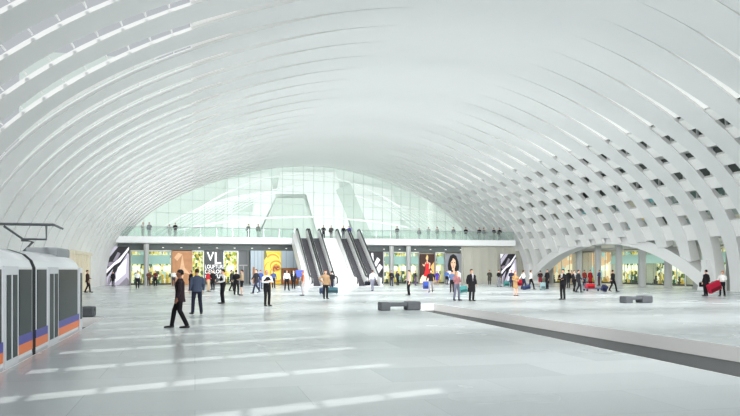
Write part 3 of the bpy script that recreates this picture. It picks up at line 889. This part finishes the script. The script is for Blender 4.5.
def hand(m, wr, dirv, side, s=1.0, curl=.5):
    """palm, five tapering bent fingers"""
    wr = Vector(wr); d = Vector(dirv).normalized()
    ref = Vector((0, 1, 0)) if abs(d.y) < .8 else Vector((0, 0, 1))
    a = d.cross(ref).normalized(); n = a.cross(d).normalized()   # n: fore/aft spread of fingers
    pe = wr+d*.09*s
    m.tube([wr-d*.02, wr+d*.03*s, pe], [(.018, .026), (.016, .038), (.014, .040)], 8, up=tuple(n))
    inw = -a if a.x*side > 0 else a
    for k in range(4):
        off = n*(.030-.020*k)*s; L = (.078, .088, .082, .064)[k]*s
        p0 = pe+off; p1 = p0+d*L*.45+inw*L*.1*curl*2; p2 = p1+d*L*.3+inw*L*.35*curl; p3 = p2+d*L*.15+inw*L*.3*curl
        m.tube([p0-d*.01, p1, p2, p3], [.0095, .009, .008, .006], 6)
    t0 = wr+d*.03*s+n*.03*s
    m.tube([t0, t0+d*.03*s+n*.022*s, t0+d*.06*s+n*.03*s+inw*.012], [.012, .011, .008], 6)
ARMS = {
 'down': lambda s: [(.20*s, .0, 1.42), (.255*s, .02, 1.15), (.265*s, -.06, .90)],
 'crossed': lambda s: [(.20*s, .0, 1.42), (.27*s, -.06, 1.16), (-.04*s, -.22, 1.19+.03*s)],
 'front': lambda s: [(.20*s, .0, 1.42), (.27*s, -.02, 1.16), (.07*s, -.24, 1.08)],
 'raised': lambda s: [(.20*s, .0, 1.42), (.26*s, -.10, 1.17), (.12*s, -.26, 1.38)],
 'swingf': lambda s: [(.20*s, .0, 1.42), (.25*s, -.09, 1.17), (.24*s, -.28, .98)],
 'swingb': lambda s: [(.20*s, .0, 1.42), (.26*s, .12, 1.17), (.27*s, .20, .93)],
 'pull': lambda s: [(.20*s, .0, 1.42), (.28*s, .12, 1.17), (.32*s, .30, .95)],
 'hip': lambda s: [(.20*s, .0, 1.42), (.38*s, .06, 1.18), (.20*s, -.06, 1.02)],
 'side': lambda s: [(.20*s, .0, 1.42), (.30*s, .0, 1.17), (.36*s, -.04, .92)],
}
def person(px, py, face, label, top=(30, 30, 34), bottom=(24, 24, 28), hair='brown', arms=('down', 'down'), legs='stand', wear='shirt',
           skin=SKIN, ht=1.75, base=0, Z=None, sleeves=True, shirt=None, pos=None, vest=None, ground_y=None, group=None, hairlen=0):
    if pos is None:
        if base > 0:       # on the gallery: stand just behind the rail
            Y = ground_y or 84.6; X = wx(px, Y); pos = (X, Y, 5.55)
        else:
            x, y = ground(px, py); pos = (x, y, 0)
    dist = depth(pos[0], pos[1])
    near = dist < 30; mid = dist < 50
    vb = .0095 if near else (.014 if mid else .02)
    vc = .014 if near else (.018 if mid else .024)
    t = tag(empty('person', pos, math.radians(face)), label, 'person', group)
    k = ht/1.75; t.scale = (k, k, k)
    J = {}
    st = {'stand': ((-.10, 0), (.10, .0)), 'wide': ((-.16, .03), (.16, -.04)), 'walk': ((-.08, -.30), (.08, .28)), 'stride': ((-.08, -.25), (.08, .22)), 'step': ((-.09, -.18), (.09, .18)), 'walk2': ((-.08, .36), (.08, -.34))}[legs]
    LEG = {}
    for s, (fx, fy) in zip((-1, 1), st):
        hipz = .90 if legs.startswith('walk') else .93
        hip = Vector((.095*s, 0, hipz)); back = fy > .1
        ank = Vector((fx, fy, .085+(.08 if fy > .25 else 0)))
        kn = (hip+ank)/2+Vector((0, -.05-(.06 if back else 0), .02))
        toe = ank+Vector((fx*.25, -.17, -.055-(.06 if fy > .25 else 0)))
        LEG[s] = (hip, kn, ank, toe)
    AR = {s: [Vector(p) for p in ARMS[arms[0 if s < 0 else 1]](s)] for s in (-1, 1)}
    # continuous body: trunk, neck, head with face, arms, hands, legs, feet
    m = MB()
    m.rings([(0, .0, .84, .13, .09), (0, 0, .93, .165, .11), (0, 0, 1.05, .14, .10), (0, -.01, 1.25, .165, .11), (0, 0, 1.38, .175, .10), (0, .01, 1.46, .10, .07), (0, .01, 1.49, .06, .06)], 14)
    m.tube([(0, .012, 1.45), (0, .0, 1.52), (0, -.005, 1.58)], [.058, .054, .054], 10)
    m.rings([(0, -.02, 1.515, .025, .03), (0, -.025, 1.535, .048, .058), (0, -.02, 1.57, .062, .080), (0, -.01, 1.61, .072, .092), (0, .0, 1.65, .076, .098), (0, .005, 1.69, .072, .092), (0, .01, 1.72, .056, .074), (0, .01, 1.745, .028, .038)], 16)
    m.tube([(0, -.095, 1.645), (0, -.118, 1.605), (0, -.100, 1.592)], [.008, .015, .010], 6)            # nose
    m.tube([(-.024, -.092, 1.565), (0, -.104, 1.568), (.024, -.092, 1.565)], [.006, .009, .006], 6)      # lips
    for s in (-1, 1):
        m.tube([(.072*s, .0, 1.60), (.084*s, .008, 1.625), (.078*s, .012, 1.65)], [.010, .014, .010], 6)  # ears
        a = AR[s]
        m.tube([a[0]-Vector((.04*s, 0, 0)), a[0]+(a[1]-a[0])*.2, a[1], a[1]+(a[2]-a[1])*.3, a[2]], [.05, .046, .036, .037, .024], 10)
        hand(m, a[2], (a[2]-a[1]), s)
        hip, kn, ank, toe = LEG[s]
        m.tube([hip, hip+(kn-hip)*.3, kn, kn+(ank-kn)*.3, ank], [.085, .078, .052, .052, .034], 10)
        m.tube([ank+Vector((0, .04, -.045)), ank+Vector((0, -.03, -.035)), toe], [(.032, .03), (.04, .03), (.036, .015)], 8)
    body = remesh(m, 'body', skin, t, vb)
    # eyes
    if mid:
        e = MB()
        for s in (-1, 1): e.tube([(.028*s, -.096, 1.632), (.028*s, -.103, 1.632)], [.009, .006], 6)
        e.build('eyes', mat('eye_dark', (40, 30, 28), .2), t)
    # trousers / skirt / dress
    bm_ = cmat(bottom)
    if wear in ('dress', 'skirt', 'shorts'):
        m = MB()
        if wear == 'shorts':
            m.rings([(0, 0, .82, .15, .115), (0, 0, .93, .185, .13), (0, 0, 1.04, .155, .115)], 14)
            for s in (-1, 1):
                hip, kn, ank, toe = LEG[s]; m.tube([hip, kn+(hip-kn)*.12], [.105, .085], 10)
            remesh(m, 'shorts', bm_, t, vc)
        elif wear == 'skirt':
            m.rings([(0, 0, .52, .19, .16), (0, 0, .70, .195, .15), (0, 0, .93, .185, .13), (0, 0, 1.06, .15, .11)], 16); m.build('skirt', bm_, t, smooth=True)
        for s in (-1, 1):
            ank, toe = LEG[s][2:]; m = MB(); m.tube([ank+Vector((0, .05, -.05)), ank+Vector((0, -.02, -.04)), toe+Vector((0, -.02, 0))], [(.036, .034), (.044, .036), (.040, .02)], 8); m.build('shoe', SHOE, t, smooth=True)
    else:
        m = MB()
        m.rings([(0, 0, .80, .12, .10), (0, 0, .86, .16, .118), (0, 0, .94, .182, .126), (0, 0, 1.04, .155, .115)], 14)
        for s in (-1, 1):
            hip, kn, ank, toe = LEG[s]
            m.tube([hip+Vector((0, 0, .03)), hip+(kn-hip)*.35, kn, ank+(kn-ank)*.25, ank+Vector((0, 0, -.02))], [.10, .096, .075, .066, .064], 12)
        remesh(m, 'trousers', bm_, t, vc)
        for s in (-1, 1):
            ank, toe = LEG[s][2:]; m = MB(); m.tube([ank+Vector((0, .07, -.05)), ank+Vector((0, .02, -.035)), ank+Vector((0, -.06, -.045)), toe+Vector((0, -.03, 0)), toe+Vector((0, -.06, -.005))], [(.034, .03), (.046, .046), (.048, .038), (.046, .028), (.026, .016)], 10); m.build('shoe', SHOE, t, smooth=True)
    # upper garment
    hem = {'shirt': .98, 'suit': .78, 'jacket': .86, 'coat': .50, 'dress': .55, 'skirt': .98, 'shorts': .92, 'tee': .96}[wear]
    nm = {'shirt': 'shirt', 'suit': 'suit_jacket', 'jacket': 'jacket', 'coat': 'coat', 'dress': 'dress', 'skirt': 'blouse', 'shorts': 'shirt', 'tee': 'shirt'}[wear]
    loose = {'shirt': 0, 'tee': 0, 'skirt': 0, 'shorts': 0, 'suit': .02, 'jacket': .022, 'coat': .03, 'dress': .0}[wear]
    m = MB()
    rr = []
    if hem < .9: rr.append((0, .0, hem, .175+loose+(.03 if wear in ('coat', 'dress') else .015), .13+loose+.02)); rr.append((0, 0, .90, .18+loose, .128+loose))
    else: rr.append((0, 0, hem, .168+loose, .122+loose))
    rr += [(0, 0, 1.08, .152+loose, .115+loose), (0, -.01, 1.25, .18+loose, .125+loose), (0, 0, 1.37, .195+loose*.8, .118+loose), (0, .005, 1.44, .15, .095), (0, .01, 1.49, .075, .072)]
    m.rings(rr, 16)
    for s in (-1, 1):
        a = AR[s]
        if wear == 'tee' or not sleeves: m.tube([a[0]-Vector((.05*s, 0, .01)), a[0]+Vector((0, 0, -.01)), a[0]+(a[1]-a[0])*.55], [.07, .066, .056], 10)
        else: m.tube([a[0]-Vector((.05*s, 0, .01)), a[0]+(a[1]-a[0])*.25, a[1], a[1]+(a[2]-a[1])*.4, a[2]+(a[1]-a[2])*.06], [.07, .064, .054+loose*.3, .050+loose*.3, .042+loose*.2], 12)
    remesh(m, nm, cmat(top), t, vc)
    if shirt is not None:     # visible shirt front and tie between the lapels
        m = MB(); m.add([(-.055, -.128-loose, 1.44), (.055, -.128-loose, 1.44), (.012, -.160-loose, 1.10), (-.012, -.160-loose, 1.10), (-.05, -.10, 1.50), (.05, -.10, 1.50)], [(0, 3, 2, 1), (4, 0, 1, 5)]); m.build('shirt_front', cmat(shirt), t)
        m = MB(); m.add([(-.014, -.137-loose, 1.44), (.014, -.137-loose, 1.44), (.010, -.168-loose, 1.12), (-.010, -.168-loose, 1.12)], [(0, 3, 2, 1)]); m.build('tie', cmat((60, 30, 40)), t)
    if vest is not None:
        m = MB(); m.rings([(0, 0, .93, .19, .142), (0, 0, 1.08, .170, .136), (0, -.01, 1.25, .192, .146), (0, 0, 1.36, .165, .135), (0, 0, 1.42, .13, .105)], 16); m.build('vest', cmat(vest), t, smooth=True)
    # hair
    hm = cmat(HAIRS[hair], .6)
    m = MB()
    if hair == 'grey' and hairlen == 0:
        m.rings([(0, .035, 1.62, .078, .078), (0, .03, 1.67, .083, .088), (0, .02, 1.72, .066, .078), (0, .015, 1.755, .036, .046)], 12)
    else:
        m.rings([(0, .035, 1.60, .074, .075), (0, .022, 1.65, .083, .095), (0, .012, 1.69, .082, .103), (0, .01, 1.725, .068, .086), (0, .012, 1.76, .034, .046)], 14)
    if hairlen:
        m.rings([(0, .075, 1.62-hairlen, .07, .035), (0, .07, 1.55-hairlen*.3, .085, .05), (0, .05, 1.62, .09, .07), (0, .03, 1.68, .085, .085)], 12)
    remesh(m, 'hair', hm, t, max(vb, .012))
    return t

BLK = (26, 25, 29); CHR = (44, 44, 50); NAVY = (36, 42, 62); WHT = (228, 228, 226); TAN = (152, 124, 94); GRY = (128, 130, 138); JEAN = (70, 78, 108); RED = (168, 40, 48); BEI = (176, 154, 126)
# --- nearest people
person(180, 328, -95, 'man in long dark maroon-black suit striding left, nearest the camera', (40, 28, 34), (20, 20, 24), 'black', ('down', 'down'), 'stride', 'suit', SKIN2, 1.76)
person(197, 314, 195, 'man in slate blue jacket and dark jeans standing with back turned', (70, 80, 100), (32, 34, 50), 'brown', ('down', 'down'), 'wide', 'jacket', ht=1.8)
person(223, 303.5, -75, 'man in white shirt and black vest facing left with hands together', WHT, BLK, 'black', ('front', 'front'), 'stand', vest=BLK, ht=1.78)
person(267, 306, 20, 'grey-haired man with crossed white-sleeved arms and black vest', WHT, BLK, 'grey', ('crossed', 'crossed'), 'stand', vest=BLK)
person(325.5, 299, 10, 'man in tan jacket and dark trousers in front of the escalators', TAN, BLK, 'brown', ('hip', 'down'), 'stand', 'jacket')
person(471.5, 301, 5, 'man in long open black coat over grey shirt right of the portrait poster', BLK, BLK, 'brown', ('down', 'down'), 'stand', 'coat', shirt=(190, 190, 196), ht=1.8)
person(456.5, 300.5, 15, 'woman in dusty pink top and grey jeans below the portrait poster', (176, 120, 124), (110, 112, 128), 'blond', ('raised', 'front'), 'wide', 'shirt', ht=1.66, hairlen=.12)
person(563, 299.5, -60, 'man in black with crossed arms holding white papers left of the luggage trolley', BLK, BLK, 'brown', ('crossed', 'crossed'), 'stand', 'jacket', shirt=WHT, ht=1.8)
person(706, 296, 190, 'man in black suit seen from behind carrying a black briefcase', BLK, BLK, 'black', ('side', 'down'), 'stand', 'suit', ht=1.76)
person(722.5, 296, -60, 'woman in white shirt and black trousers right of the tilted red suitcase', WHT, BLK, 'orange', ('side', 'front'), 'step', 'shirt', ht=1.68)
# --- middle left
person(191, 290.8, -60, 'woman in black coat with orange scarf behind the slate-jacket man', BLK, BLK, 'black', ('down', 'down'), 'stand', 'coat', ht=1.7, hairlen=.12)
person(208, 291.5, 60, 'person in red top and beige trousers beneath the black letter sign', RED, (190, 164, 134), 'black', ('down', 'front'), 'stand', 'shirt', ht=1.72)
person(213, 290, -30, 'person in black behind the red-topped one beneath the letter sign', BLK, BLK, 'black', ('down', 'down'), 'stand', 'jacket')
person(231.5, 291, 80, 'person in dark grey facing right, left member of the chatting trio', CHR, BLK, 'black', ('down', 'front'), 'step', 'suit')
person(236.3, 294.8, 150, 'man in black suit seen from behind, middle of the chatting trio', BLK, BLK, 'black', ('front', 'front'), 'wide', 'suit')
person(242, 295.5, -90, 'person in beige top and black shorts, right of the chatting trio', BEI, BLK, 'brown', ('front', 'front'), 'stand', 'shorts', ht=1.77)
person(256.3, 293.3, -60, 'man in charcoal suit walking left behind the arms-crossed man', CHR, NAVY, 'brown', ('swingf', 'swingb'), 'walk2', 'suit', ht=1.8)
person(260.5, 289, 10, 'person in blue just right of the charcoal-suited walker', (58, 78, 140), JEAN, 'brown', ('down', 'down'), 'stand', 'shirt')
person(273.5, 288, 10, 'person in blue partly hidden by the arms-crossed man', (70, 84, 130), NAVY, 'brown', ('down', 'down'), 'stand', 'shirt', ht=1.7)
person(286.8, 290.5, 5, 'man in white shirt and black trousers before the brown kiosk', WHT, BLK, 'brown', ('down', 'down'), 'wide', 'shirt', ht=1.76)
person(293.5, 289, -5, 'man in black suit with white shirt front before the brown kiosk', BLK, BLK, 'brown', ('down', 'down'), 'stand', 'suit', shirt=WHT)
person(303, 295.6, -90, 'woman in orange top and pale trousers left of the escalators', (180, 104, 70), (186, 182, 182), 'orange', ('front', 'down'), 'stand', 'tee', ht=1.68)
person(331.5, 293, 190, 'person in black bending over luggage behind the tan-jacket man', BLK, NAVY, 'black', ('front', 'front'), 'stand', 'jacket', ht=1.68)
person(372.5, 291, 185, 'man in pale shirt and grey trousers walking to the escalator with a black bag', (204, 208, 216), (120, 122, 136), 'brown', ('side', 'down'), 'step', 'shirt', ht=1.74)
person(391.5, 286, 0, 'person in black, left of two shoppers by the pillars', BLK, CHR, 'brown', ('front', 'down'), 'stand', 'jacket', ht=1.7)
person(397.5, 285.3, 20, 'person in dark grey, right of two shoppers by the pillars', CHR, BLK, 'black', ('down', 'front'), 'stand', 'jacket', ht=1.66)
person(409, 295.4, -90, 'woman in pale pink top and black trousers left of the red dress poster', (206, 180, 172), BLK, 'black', ('front', 'down'), 'stand', 'shirt', ht=1.74)
person(415.5, 285.5, 60, 'woman in black with purple trousers below the red dress poster', BLK, (96, 66, 110), 'brown', ('front', 'front'), 'stand', 'shirt', ht=1.68)
person(431, 292.2, -30, 'man in black jacket and grey trousers with a blue bag, mid stride', BLK, GRY, 'brown', ('side', 'swingb'), 'walk', 'jacket', ht=1.77)
person(437.3, 284.6, 0, 'small distant woman in violet dress right of the black-jacket man', (84, 62, 168), BLK, 'blond', ('down', 'down'), 'stand', 'dress', ht=1.66)
person(446.8, 284.6, 0, 'distant person in blue shirt at the foot of the portrait poster', (80, 110, 170), BLK, 'black', ('down', 'down'), 'stand', 'shirt')
person(452, 292.5, 170, 'person in black trousers and blue top behind the pink-topped woman', (84, 100, 130), BLK, 'black', ('down', 'down'), 'stand', 'shirt', ht=1.74)
# --- middle right
person(489.5, 284.8, -20, 'distant person in dark olive at the fluted wall', (62, 62, 54), (52, 52, 50), 'black', ('front', 'down'), 'stand', 'coat')
person(498.8, 286.8, 20, 'person in black top and grey trousers by the small teal suitcase', BLK, GRY, 'black', ('front', 'down'), 'wide', 'shirt')
person(511.5, 287.2, -20, 'person in navy below the right abstract poster', NAVY, NAVY, 'black', ('front', 'down'), 'step', 'coat')
person(515.3, 296, 10, 'woman in beige dress and bare legs right of the black-coated man', (158, 128, 88), BEI, 'orange', ('front', 'front'), 'stand', 'dress', ht=1.66, hairlen=.1)
person(523.5, 289.3, 90, 'woman in white shirt and dark trousers, left of the pair with rolling luggage', WHT, NAVY, 'brown', ('front', 'pull'), 'step', 'shirt', ht=1.72)
person(530.8, 289.5, 90, 'woman in white shirt striding right, pulling dark blue luggage', WHT, BLK, 'brown', ('pull', 'swingf'), 'walk', 'shirt', ht=1.72)
person(540.3, 286.8, 170, 'woman in long dark red skirt with her back turned', (50, 30, 34), (120, 30, 40), 'black', ('front', 'front'), 'stand', 'skirt', ht=1.7)
person(547.3, 289, -80, 'man in black coat with a pale grey suitcase left of the arms-crossed man', BLK, BLK, 'brown', ('front', 'down'), 'stand', 'coat', ht=1.8)
person(568.6, 288, 180, 'person in black behind the man holding papers', BLK, CHR, 'black', ('down', 'down'), 'stand', 'jacket')
person(574, 291.6, 10, 'woman in black suit, left of the couple at the luggage trolley', BLK, BLK, 'black', ('front', 'down'), 'step', 'suit', shirt=WHT, ht=1.7)
person(578.6, 292.3, 60, 'man in charcoal suit pushing the luggage trolley', CHR, CHR, 'brown', ('swingf', 'swingf'), 'step', 'suit', shirt=WHT, ht=1.76)
person(584.5, 286, 0, 'person in dark red behind the luggage trolley, left of two', (140, 50, 46), BLK, 'brown', ('front', 'down'), 'stand', 'jacket')
person(590.3, 286, 0, 'person in bright red behind the luggage trolley, right of two', (160, 32, 36), BLK, 'black', ('down', 'down'), 'stand', 'coat')
person(571.5, 284.9, 0, 'person in peach shirt before the peach-lit shop', (214, 180, 150), BEI, 'brown', ('down', 'down'), 'stand', 'shirt', ht=1.7)
person(599.3, 285.6, -90, 'person in slate blue standing beside the second pillar', (74, 84, 116), (90, 60, 70), 'brown', ('front', 'front'), 'stand', 'shirt', ht=1.76)
person(612.8, 291.8, 90, 'man in black striding right, pulling a small navy case', BLK, BLK, 'brown', ('pull', 'swingf'), 'walk', 'suit', ht=1.76)
# --- far left
person(87.5, 292.5, 100, 'man in dark brown suit standing beyond the nose of the tram', (62, 44, 42), (44, 36, 40), 'brown', ('down', 'front'), 'step', 'suit')
person(113, 286.5, 30, 'distant person in black at the foot of the left abstract poster', BLK, BLK, 'black', ('down', 'down'), 'stand', 'jacket', ht=1.6)
person(137.5, 288.3, 0, 'woman in white top and long dark skirt before the teal-fascia shop', (224, 232, 226), (36, 36, 48), 'brown', ('front', 'down'), 'stand', 'shirt', ht=1.7)
person(148.8, 285.7, 10, 'person in brown jacket right of the left pillar', (110, 70, 56), (90, 70, 50), 'brown', ('front', 'down'), 'stand', 'jacket', ht=1.68)
person(155.5, 286.2, -20, 'person in maroon and black trousers before the teal-fascia shop', (104, 50, 50), BLK, 'brown', ('front', 'down'), 'stand', 'shirt', ht=1.7)
person(173.8, 285.8, 0, 'person in white shirt at the left edge of the copper poster', (226, 232, 230), (60, 60, 70), 'blond', ('front', 'down'), 'stand', 'shirt', ht=1.7)
# --- gallery people
GAL = [(143, WHT, (212, 208, 204), 'blond', 'pale-clothed person leaning at the far left of the gallery rail'),
       (149.3, GRY, (190, 190, 190), 'black', 'dark-haired person in grey at the left gallery rail'),
       (169.4, (196, 196, 196), (206, 206, 204), 'black', 'shorter person in pale clothes, left of a gallery pair'),
       (175.3, BLK, (190, 190, 190), 'black', 'person in black top and pale trousers, right of a gallery pair'),
       (248.3, (110, 116, 112), (150, 160, 150), 'black', 'slim person in grey-green on the gallery, left of the escalators'),
       (258.3, (130, 134, 130), (190, 196, 190), 'brown', 'slim person in pale trousers on the gallery nearest the first escalator'),
       (323.5, CHR, CHR, 'brown', 'person in charcoal at the top of the white staircase, left of two'),
       (331.2, (84, 80, 82), (150, 150, 150), 'brown', 'person in grey-brown at the top of the white staircase, right of two'),
       (343.4, CHR, (120, 124, 132), 'orange', 'person in charcoal jacket at the top of the third escalator'),
       (349.2, (86, 60, 180), (150, 150, 170), 'black', 'person in violet jacket at the top of the third escalator'),
       (397.2, (96, 98, 100), (160, 164, 164), 'black', 'broad person in grey on the gallery right of the escalators'),
       (419.2, (120, 124, 124), (180, 186, 184), 'black', 'short dark-haired person on the gallery above the red dress poster'),
       (428.5, (170, 178, 176), (190, 196, 194), 'grey', 'pale grey person on the gallery above the red dress poster'),
       (437.2, (150, 154, 152), (190, 196, 194), 'brown', 'person in light grey on the gallery left of the portrait poster'),
       (453.5, (120, 124, 126), (180, 186, 184), 'brown', 'grey-clad person on the gallery above the portrait poster'),
       (465.8, BLK, (180, 184, 184), 'black', 'person in black top and pale trousers right of the portrait poster, on the gallery'),
       (479.3, BLK, (170, 174, 174), 'black', 'dark-topped person, left of a pair on the right gallery'),
       (484, (130, 130, 134), (180, 182, 182), 'brown', 'grey-topped person, right of a pair on the right gallery'),
       (494, CHR, (160, 162, 162), 'black', 'person in charcoal at the right end of the gallery, left of two'),
       (499.5, BLK, (150, 152, 152), 'black', 'person in black at the right end of the gallery, right of two')]
for k, (px, a, b, h, l) in enumerate(GAL):
    ty = 84.9 if not 310 < px < 360 else 85.4
    person(px, 0, (k*53) % 70-35, l, a, b, h, (('front', 'front'), ('down', 'front'), ('down', 'down'))[k % 3], 'stand', ('shirt', 'jacket')[k % 2], base=1, ground_y=ty, ht=1.72 if px not in (169.4, 419.2) else 1.5)

# ------------------------------------------------------------------ luggage
def suitcase(px, py, col, label, w=.45, h=.62, d=.26, rz=0, tilt=0, lift=0, name='suitcase', handle=True, pos=None):
    x, y = ground(px, py) if pos is None else pos
    t = tag(empty(name, (x, y, lift), math.radians(rz)), label, 'suitcase' if name == 'suitcase' else 'bag'); t.rotation_euler = (0, math.radians(tilt), math.radians(rz))
    m = MB(); m.box(-w/2, w/2, -d/2, d/2, .06, .06+h, bev=.05); m.build('shell', cmat(col, .5), t, smooth=False)
    m = MB(); m.box(-w/2-.004, w/2+.004, -.012, .012, .08, .04+h); m.box(-w/2+.06, w/2-.06, -d/2-.008, -d/2, .12, .12+h*.35); m.build('zip_band', cmat(tuple(int(c*.6) for c in col), .5), t)
    m = MB(); m.tube([(-.08, 0, .06+h), (-.08, 0, .12+h), (.08, 0, .12+h), (.08, 0, .06+h)], .014, 6); m.build('carry_handle', SHOE, t)
    if name == 'suitcase':
        for sx in (-1, 1):
            for sy in (-1, 1):
                m = MB(); m.tube([(sx*(w/2-.07)-.015, sy*(d/2-.05), .03), (sx*(w/2-.07)+.015, sy*(d/2-.05), .03)], .03, 10); m.build('wheel', SHOE, t)
    return t
suitcase(715.8, 296.2, (170, 30, 56), 'big crimson suitcase held tilted between the two people at far right', .95, .62, .3, tilt=-22, lift=.28, name='tilted_suitcase')
suitcase(701.8, 295.2, (26, 28, 30), 'black briefcase in the hand of the black-suited man', .42, .32, .12, lift=.52, name='briefcase')
suitcase(463.5, 293.3, (70, 136, 134), 'large teal suitcase between the pink-topped woman and the black-coated man', .62, .5, .3, tilt=-8)
suitcase(332, 293.8, (50, 88, 98), 'teal blue suitcase lying behind the tan-jacket man', .85, .42, .4)
suitcase(321.5, 294.2, (44, 60, 90), 'small navy bag at the left foot of the tan-jacket man', .3, .4, .25)
suitcase(367.5, 290.8, (30, 34, 44), 'black shoulder bag hanging beside the pale-shirted man at the escalator', .46, .36, .18, lift=.38, name='travel_bag')
suitcase(425.8, 291.4, (52, 76, 150), 'blue shopping bag carried by the black-jacket man', .46, .62, .2, lift=.14, name='shopping_bag')
suitcase(506.5, 286.4, (76, 140, 136), 'small teal suitcase below the right abstract poster', .62, .52, .28)
suitcase(519.3, 288.5, (168, 36, 52), 'dark red holdall behind the woman in the beige dress', .55, .6, .25, lift=.2, name='holdall')
suitcase(527, 289.8, (44, 56, 92), 'dark blue rolling case pulled by the striding white-shirted woman', .7, .34, .3, tilt=-14)
suitcase(542.6, 290, (132, 158, 160), 'pale grey-teal suitcase at the feet of the black-coated man', .5, .6, .26)
suitcase(603, 291.8, (44, 50, 84), 'small navy case pulled by the striding man in black', .5, .5, .26, rz=0, tilt=24)
# trolley
tx, ty = ground(590.5, 291)
tr = tag(empty('luggage_trolley', (tx, ty, 0)), 'grey airport luggage trolley carrying a red suitcase', 'trolley')
MT = mat('trolley_grey', (110, 118, 150), .4, .5)
m = MB(); m.box(-.55, .85, -.28, .28, .16, .20, bev=.01); m.box(.55, .9, -.25, .25, .2, .28, bev=.02); m.build('deck', MT, tr)
m = MB(); m.tube([(-.52, -.26, .18), (-.62, -.26, .95), (-.66, -.26, 1.02)], .02, 6); m.tube([(-.52, .26, .18), (-.62, .26, .95), (-.66, .26, 1.02)], .02, 6); m.tube([(-.66, -.28, 1.02), (-.66, .28, 1.02)], .028, 8)
m.box(-.60, -.56, -.26, .26, .45, .49); m.build('push_handle', MT, tr)
for (a, b) in ((-.45, -.24), (-.45, .24), (.72, 0)):
    m = MB(); m.tube([(a, b-.03, .09), (a, b+.03, .09)], .09, 14); m.build('wheel', SHOE, tr)
suitcase(0, 0, (196, 44, 54), 'bright red suitcase riding on the luggage trolley', .72, .42, .42, lift=.15, name='trolley_suitcase', pos=(tx-.05, ty))
# blue stand near escalators
x, y = ground(300.3, 286.6)
bs = tag(empty('sign_stand', (x, y, 0)), 'small royal blue sign stand left of the first escalator', 'sign')
m = MB(); m.box(-.5, .4, -.02, .02, 1.0, 1.75, bev=.01); m.build('sign_board', mat('royal_blue', (30, 60, 150), .4, emit=.0), bs)
m = MB(); m.tube([(-.05, .03, .03), (-.05, .03, 1.05)], .03, 8); m.box(-.25, .15, -.12, .18, 0, .03); m.build('sign_post', M_STEEL, bs)

# ------------------------------------------------------------------ world, lights, camera
w = bpy.data.worlds.new('World'); bpy.context.scene.world = w; w.use_nodes = True
nt = w.node_tree; bg = nt.nodes['Background']
bg.inputs['Color'].default_value = (.90, .95, 1.0, 1); bg.inputs['Strength'].default_value = .55
def area(name, loc, rot, sx, sy, power, col=(1, 1, 1)):
    l = bpy.data.lights.new(name, 'AREA'); l.shape = 'RECTANGLE'; l.size = sx; l.size_y = sy; l.energy = power; l.color = col
    o = bpy.data.objects.new(name, l); C.objects.link(o); o.location = loc; o.rotation_euler = rot
    return o
R90 = math.radians(90)
tilt = math.radians(62)
for yy, pw in ((-10, 1250), (0, 1000), (10, 1080), (20, 1380), (30, 1680), (40, 1950), (50, 2200), (60, 2050), (70, 1500)):
    area('hall_fill', (16, yy, 5.2), (tilt, 0, 0), 30, 3, pw)  # added fill lamps, no fixtures, evening out the white of the hall
area('next_hall_fill', (16, 97.5, 9), (R90, 0, 0), 36, 6, 900)  # added fill brightening the structure behind the glass
area('aisle_fill', (48.6, 60, 4.2), (0, 0, 0), 3, 46, 900, (1, .96, .88))  # added fill, no fixture, lifting the dim aisle pillars
area('gallery_soffit_fill', (14, 85.3, 4.7), (0, 0, 0), 44, 1.2, 150, (1, .97, .9))  # added fill sheet brightening the shop row under the gallery
sun = bpy.data.lights.new('sun', 'SUN'); sun.energy = 2.2; sun.angle = math.radians(.6); sun.color = (1, .98, .94)
so = bpy.data.objects.new('sun', sun); C.objects.link(so)
d = Vector((.30, .41, -1)).normalized()
so.rotation_euler = d.to_track_quat('-Z', 'Y').to_euler()
so.location = (0, 0, 40)

cam = bpy.data.cameras.new('camera'); co = bpy.data.objects.new('camera', cam); C.objects.link(co)
co.location = (0, 0, EYE); co.rotation_euler = (R90, 0, -TH)
cam.sensor_width = 36; cam.lens = F/740*36; cam.shift_y = 62/740; cam.clip_end = 500; cam.clip_start = .05
bpy.context.scene.camera = co
vs_ = bpy.context.scene.view_settings
vs_.view_transform = 'Standard'; vs_.look = 'None'; vs_.exposure = 0; vs_.gamma = 1
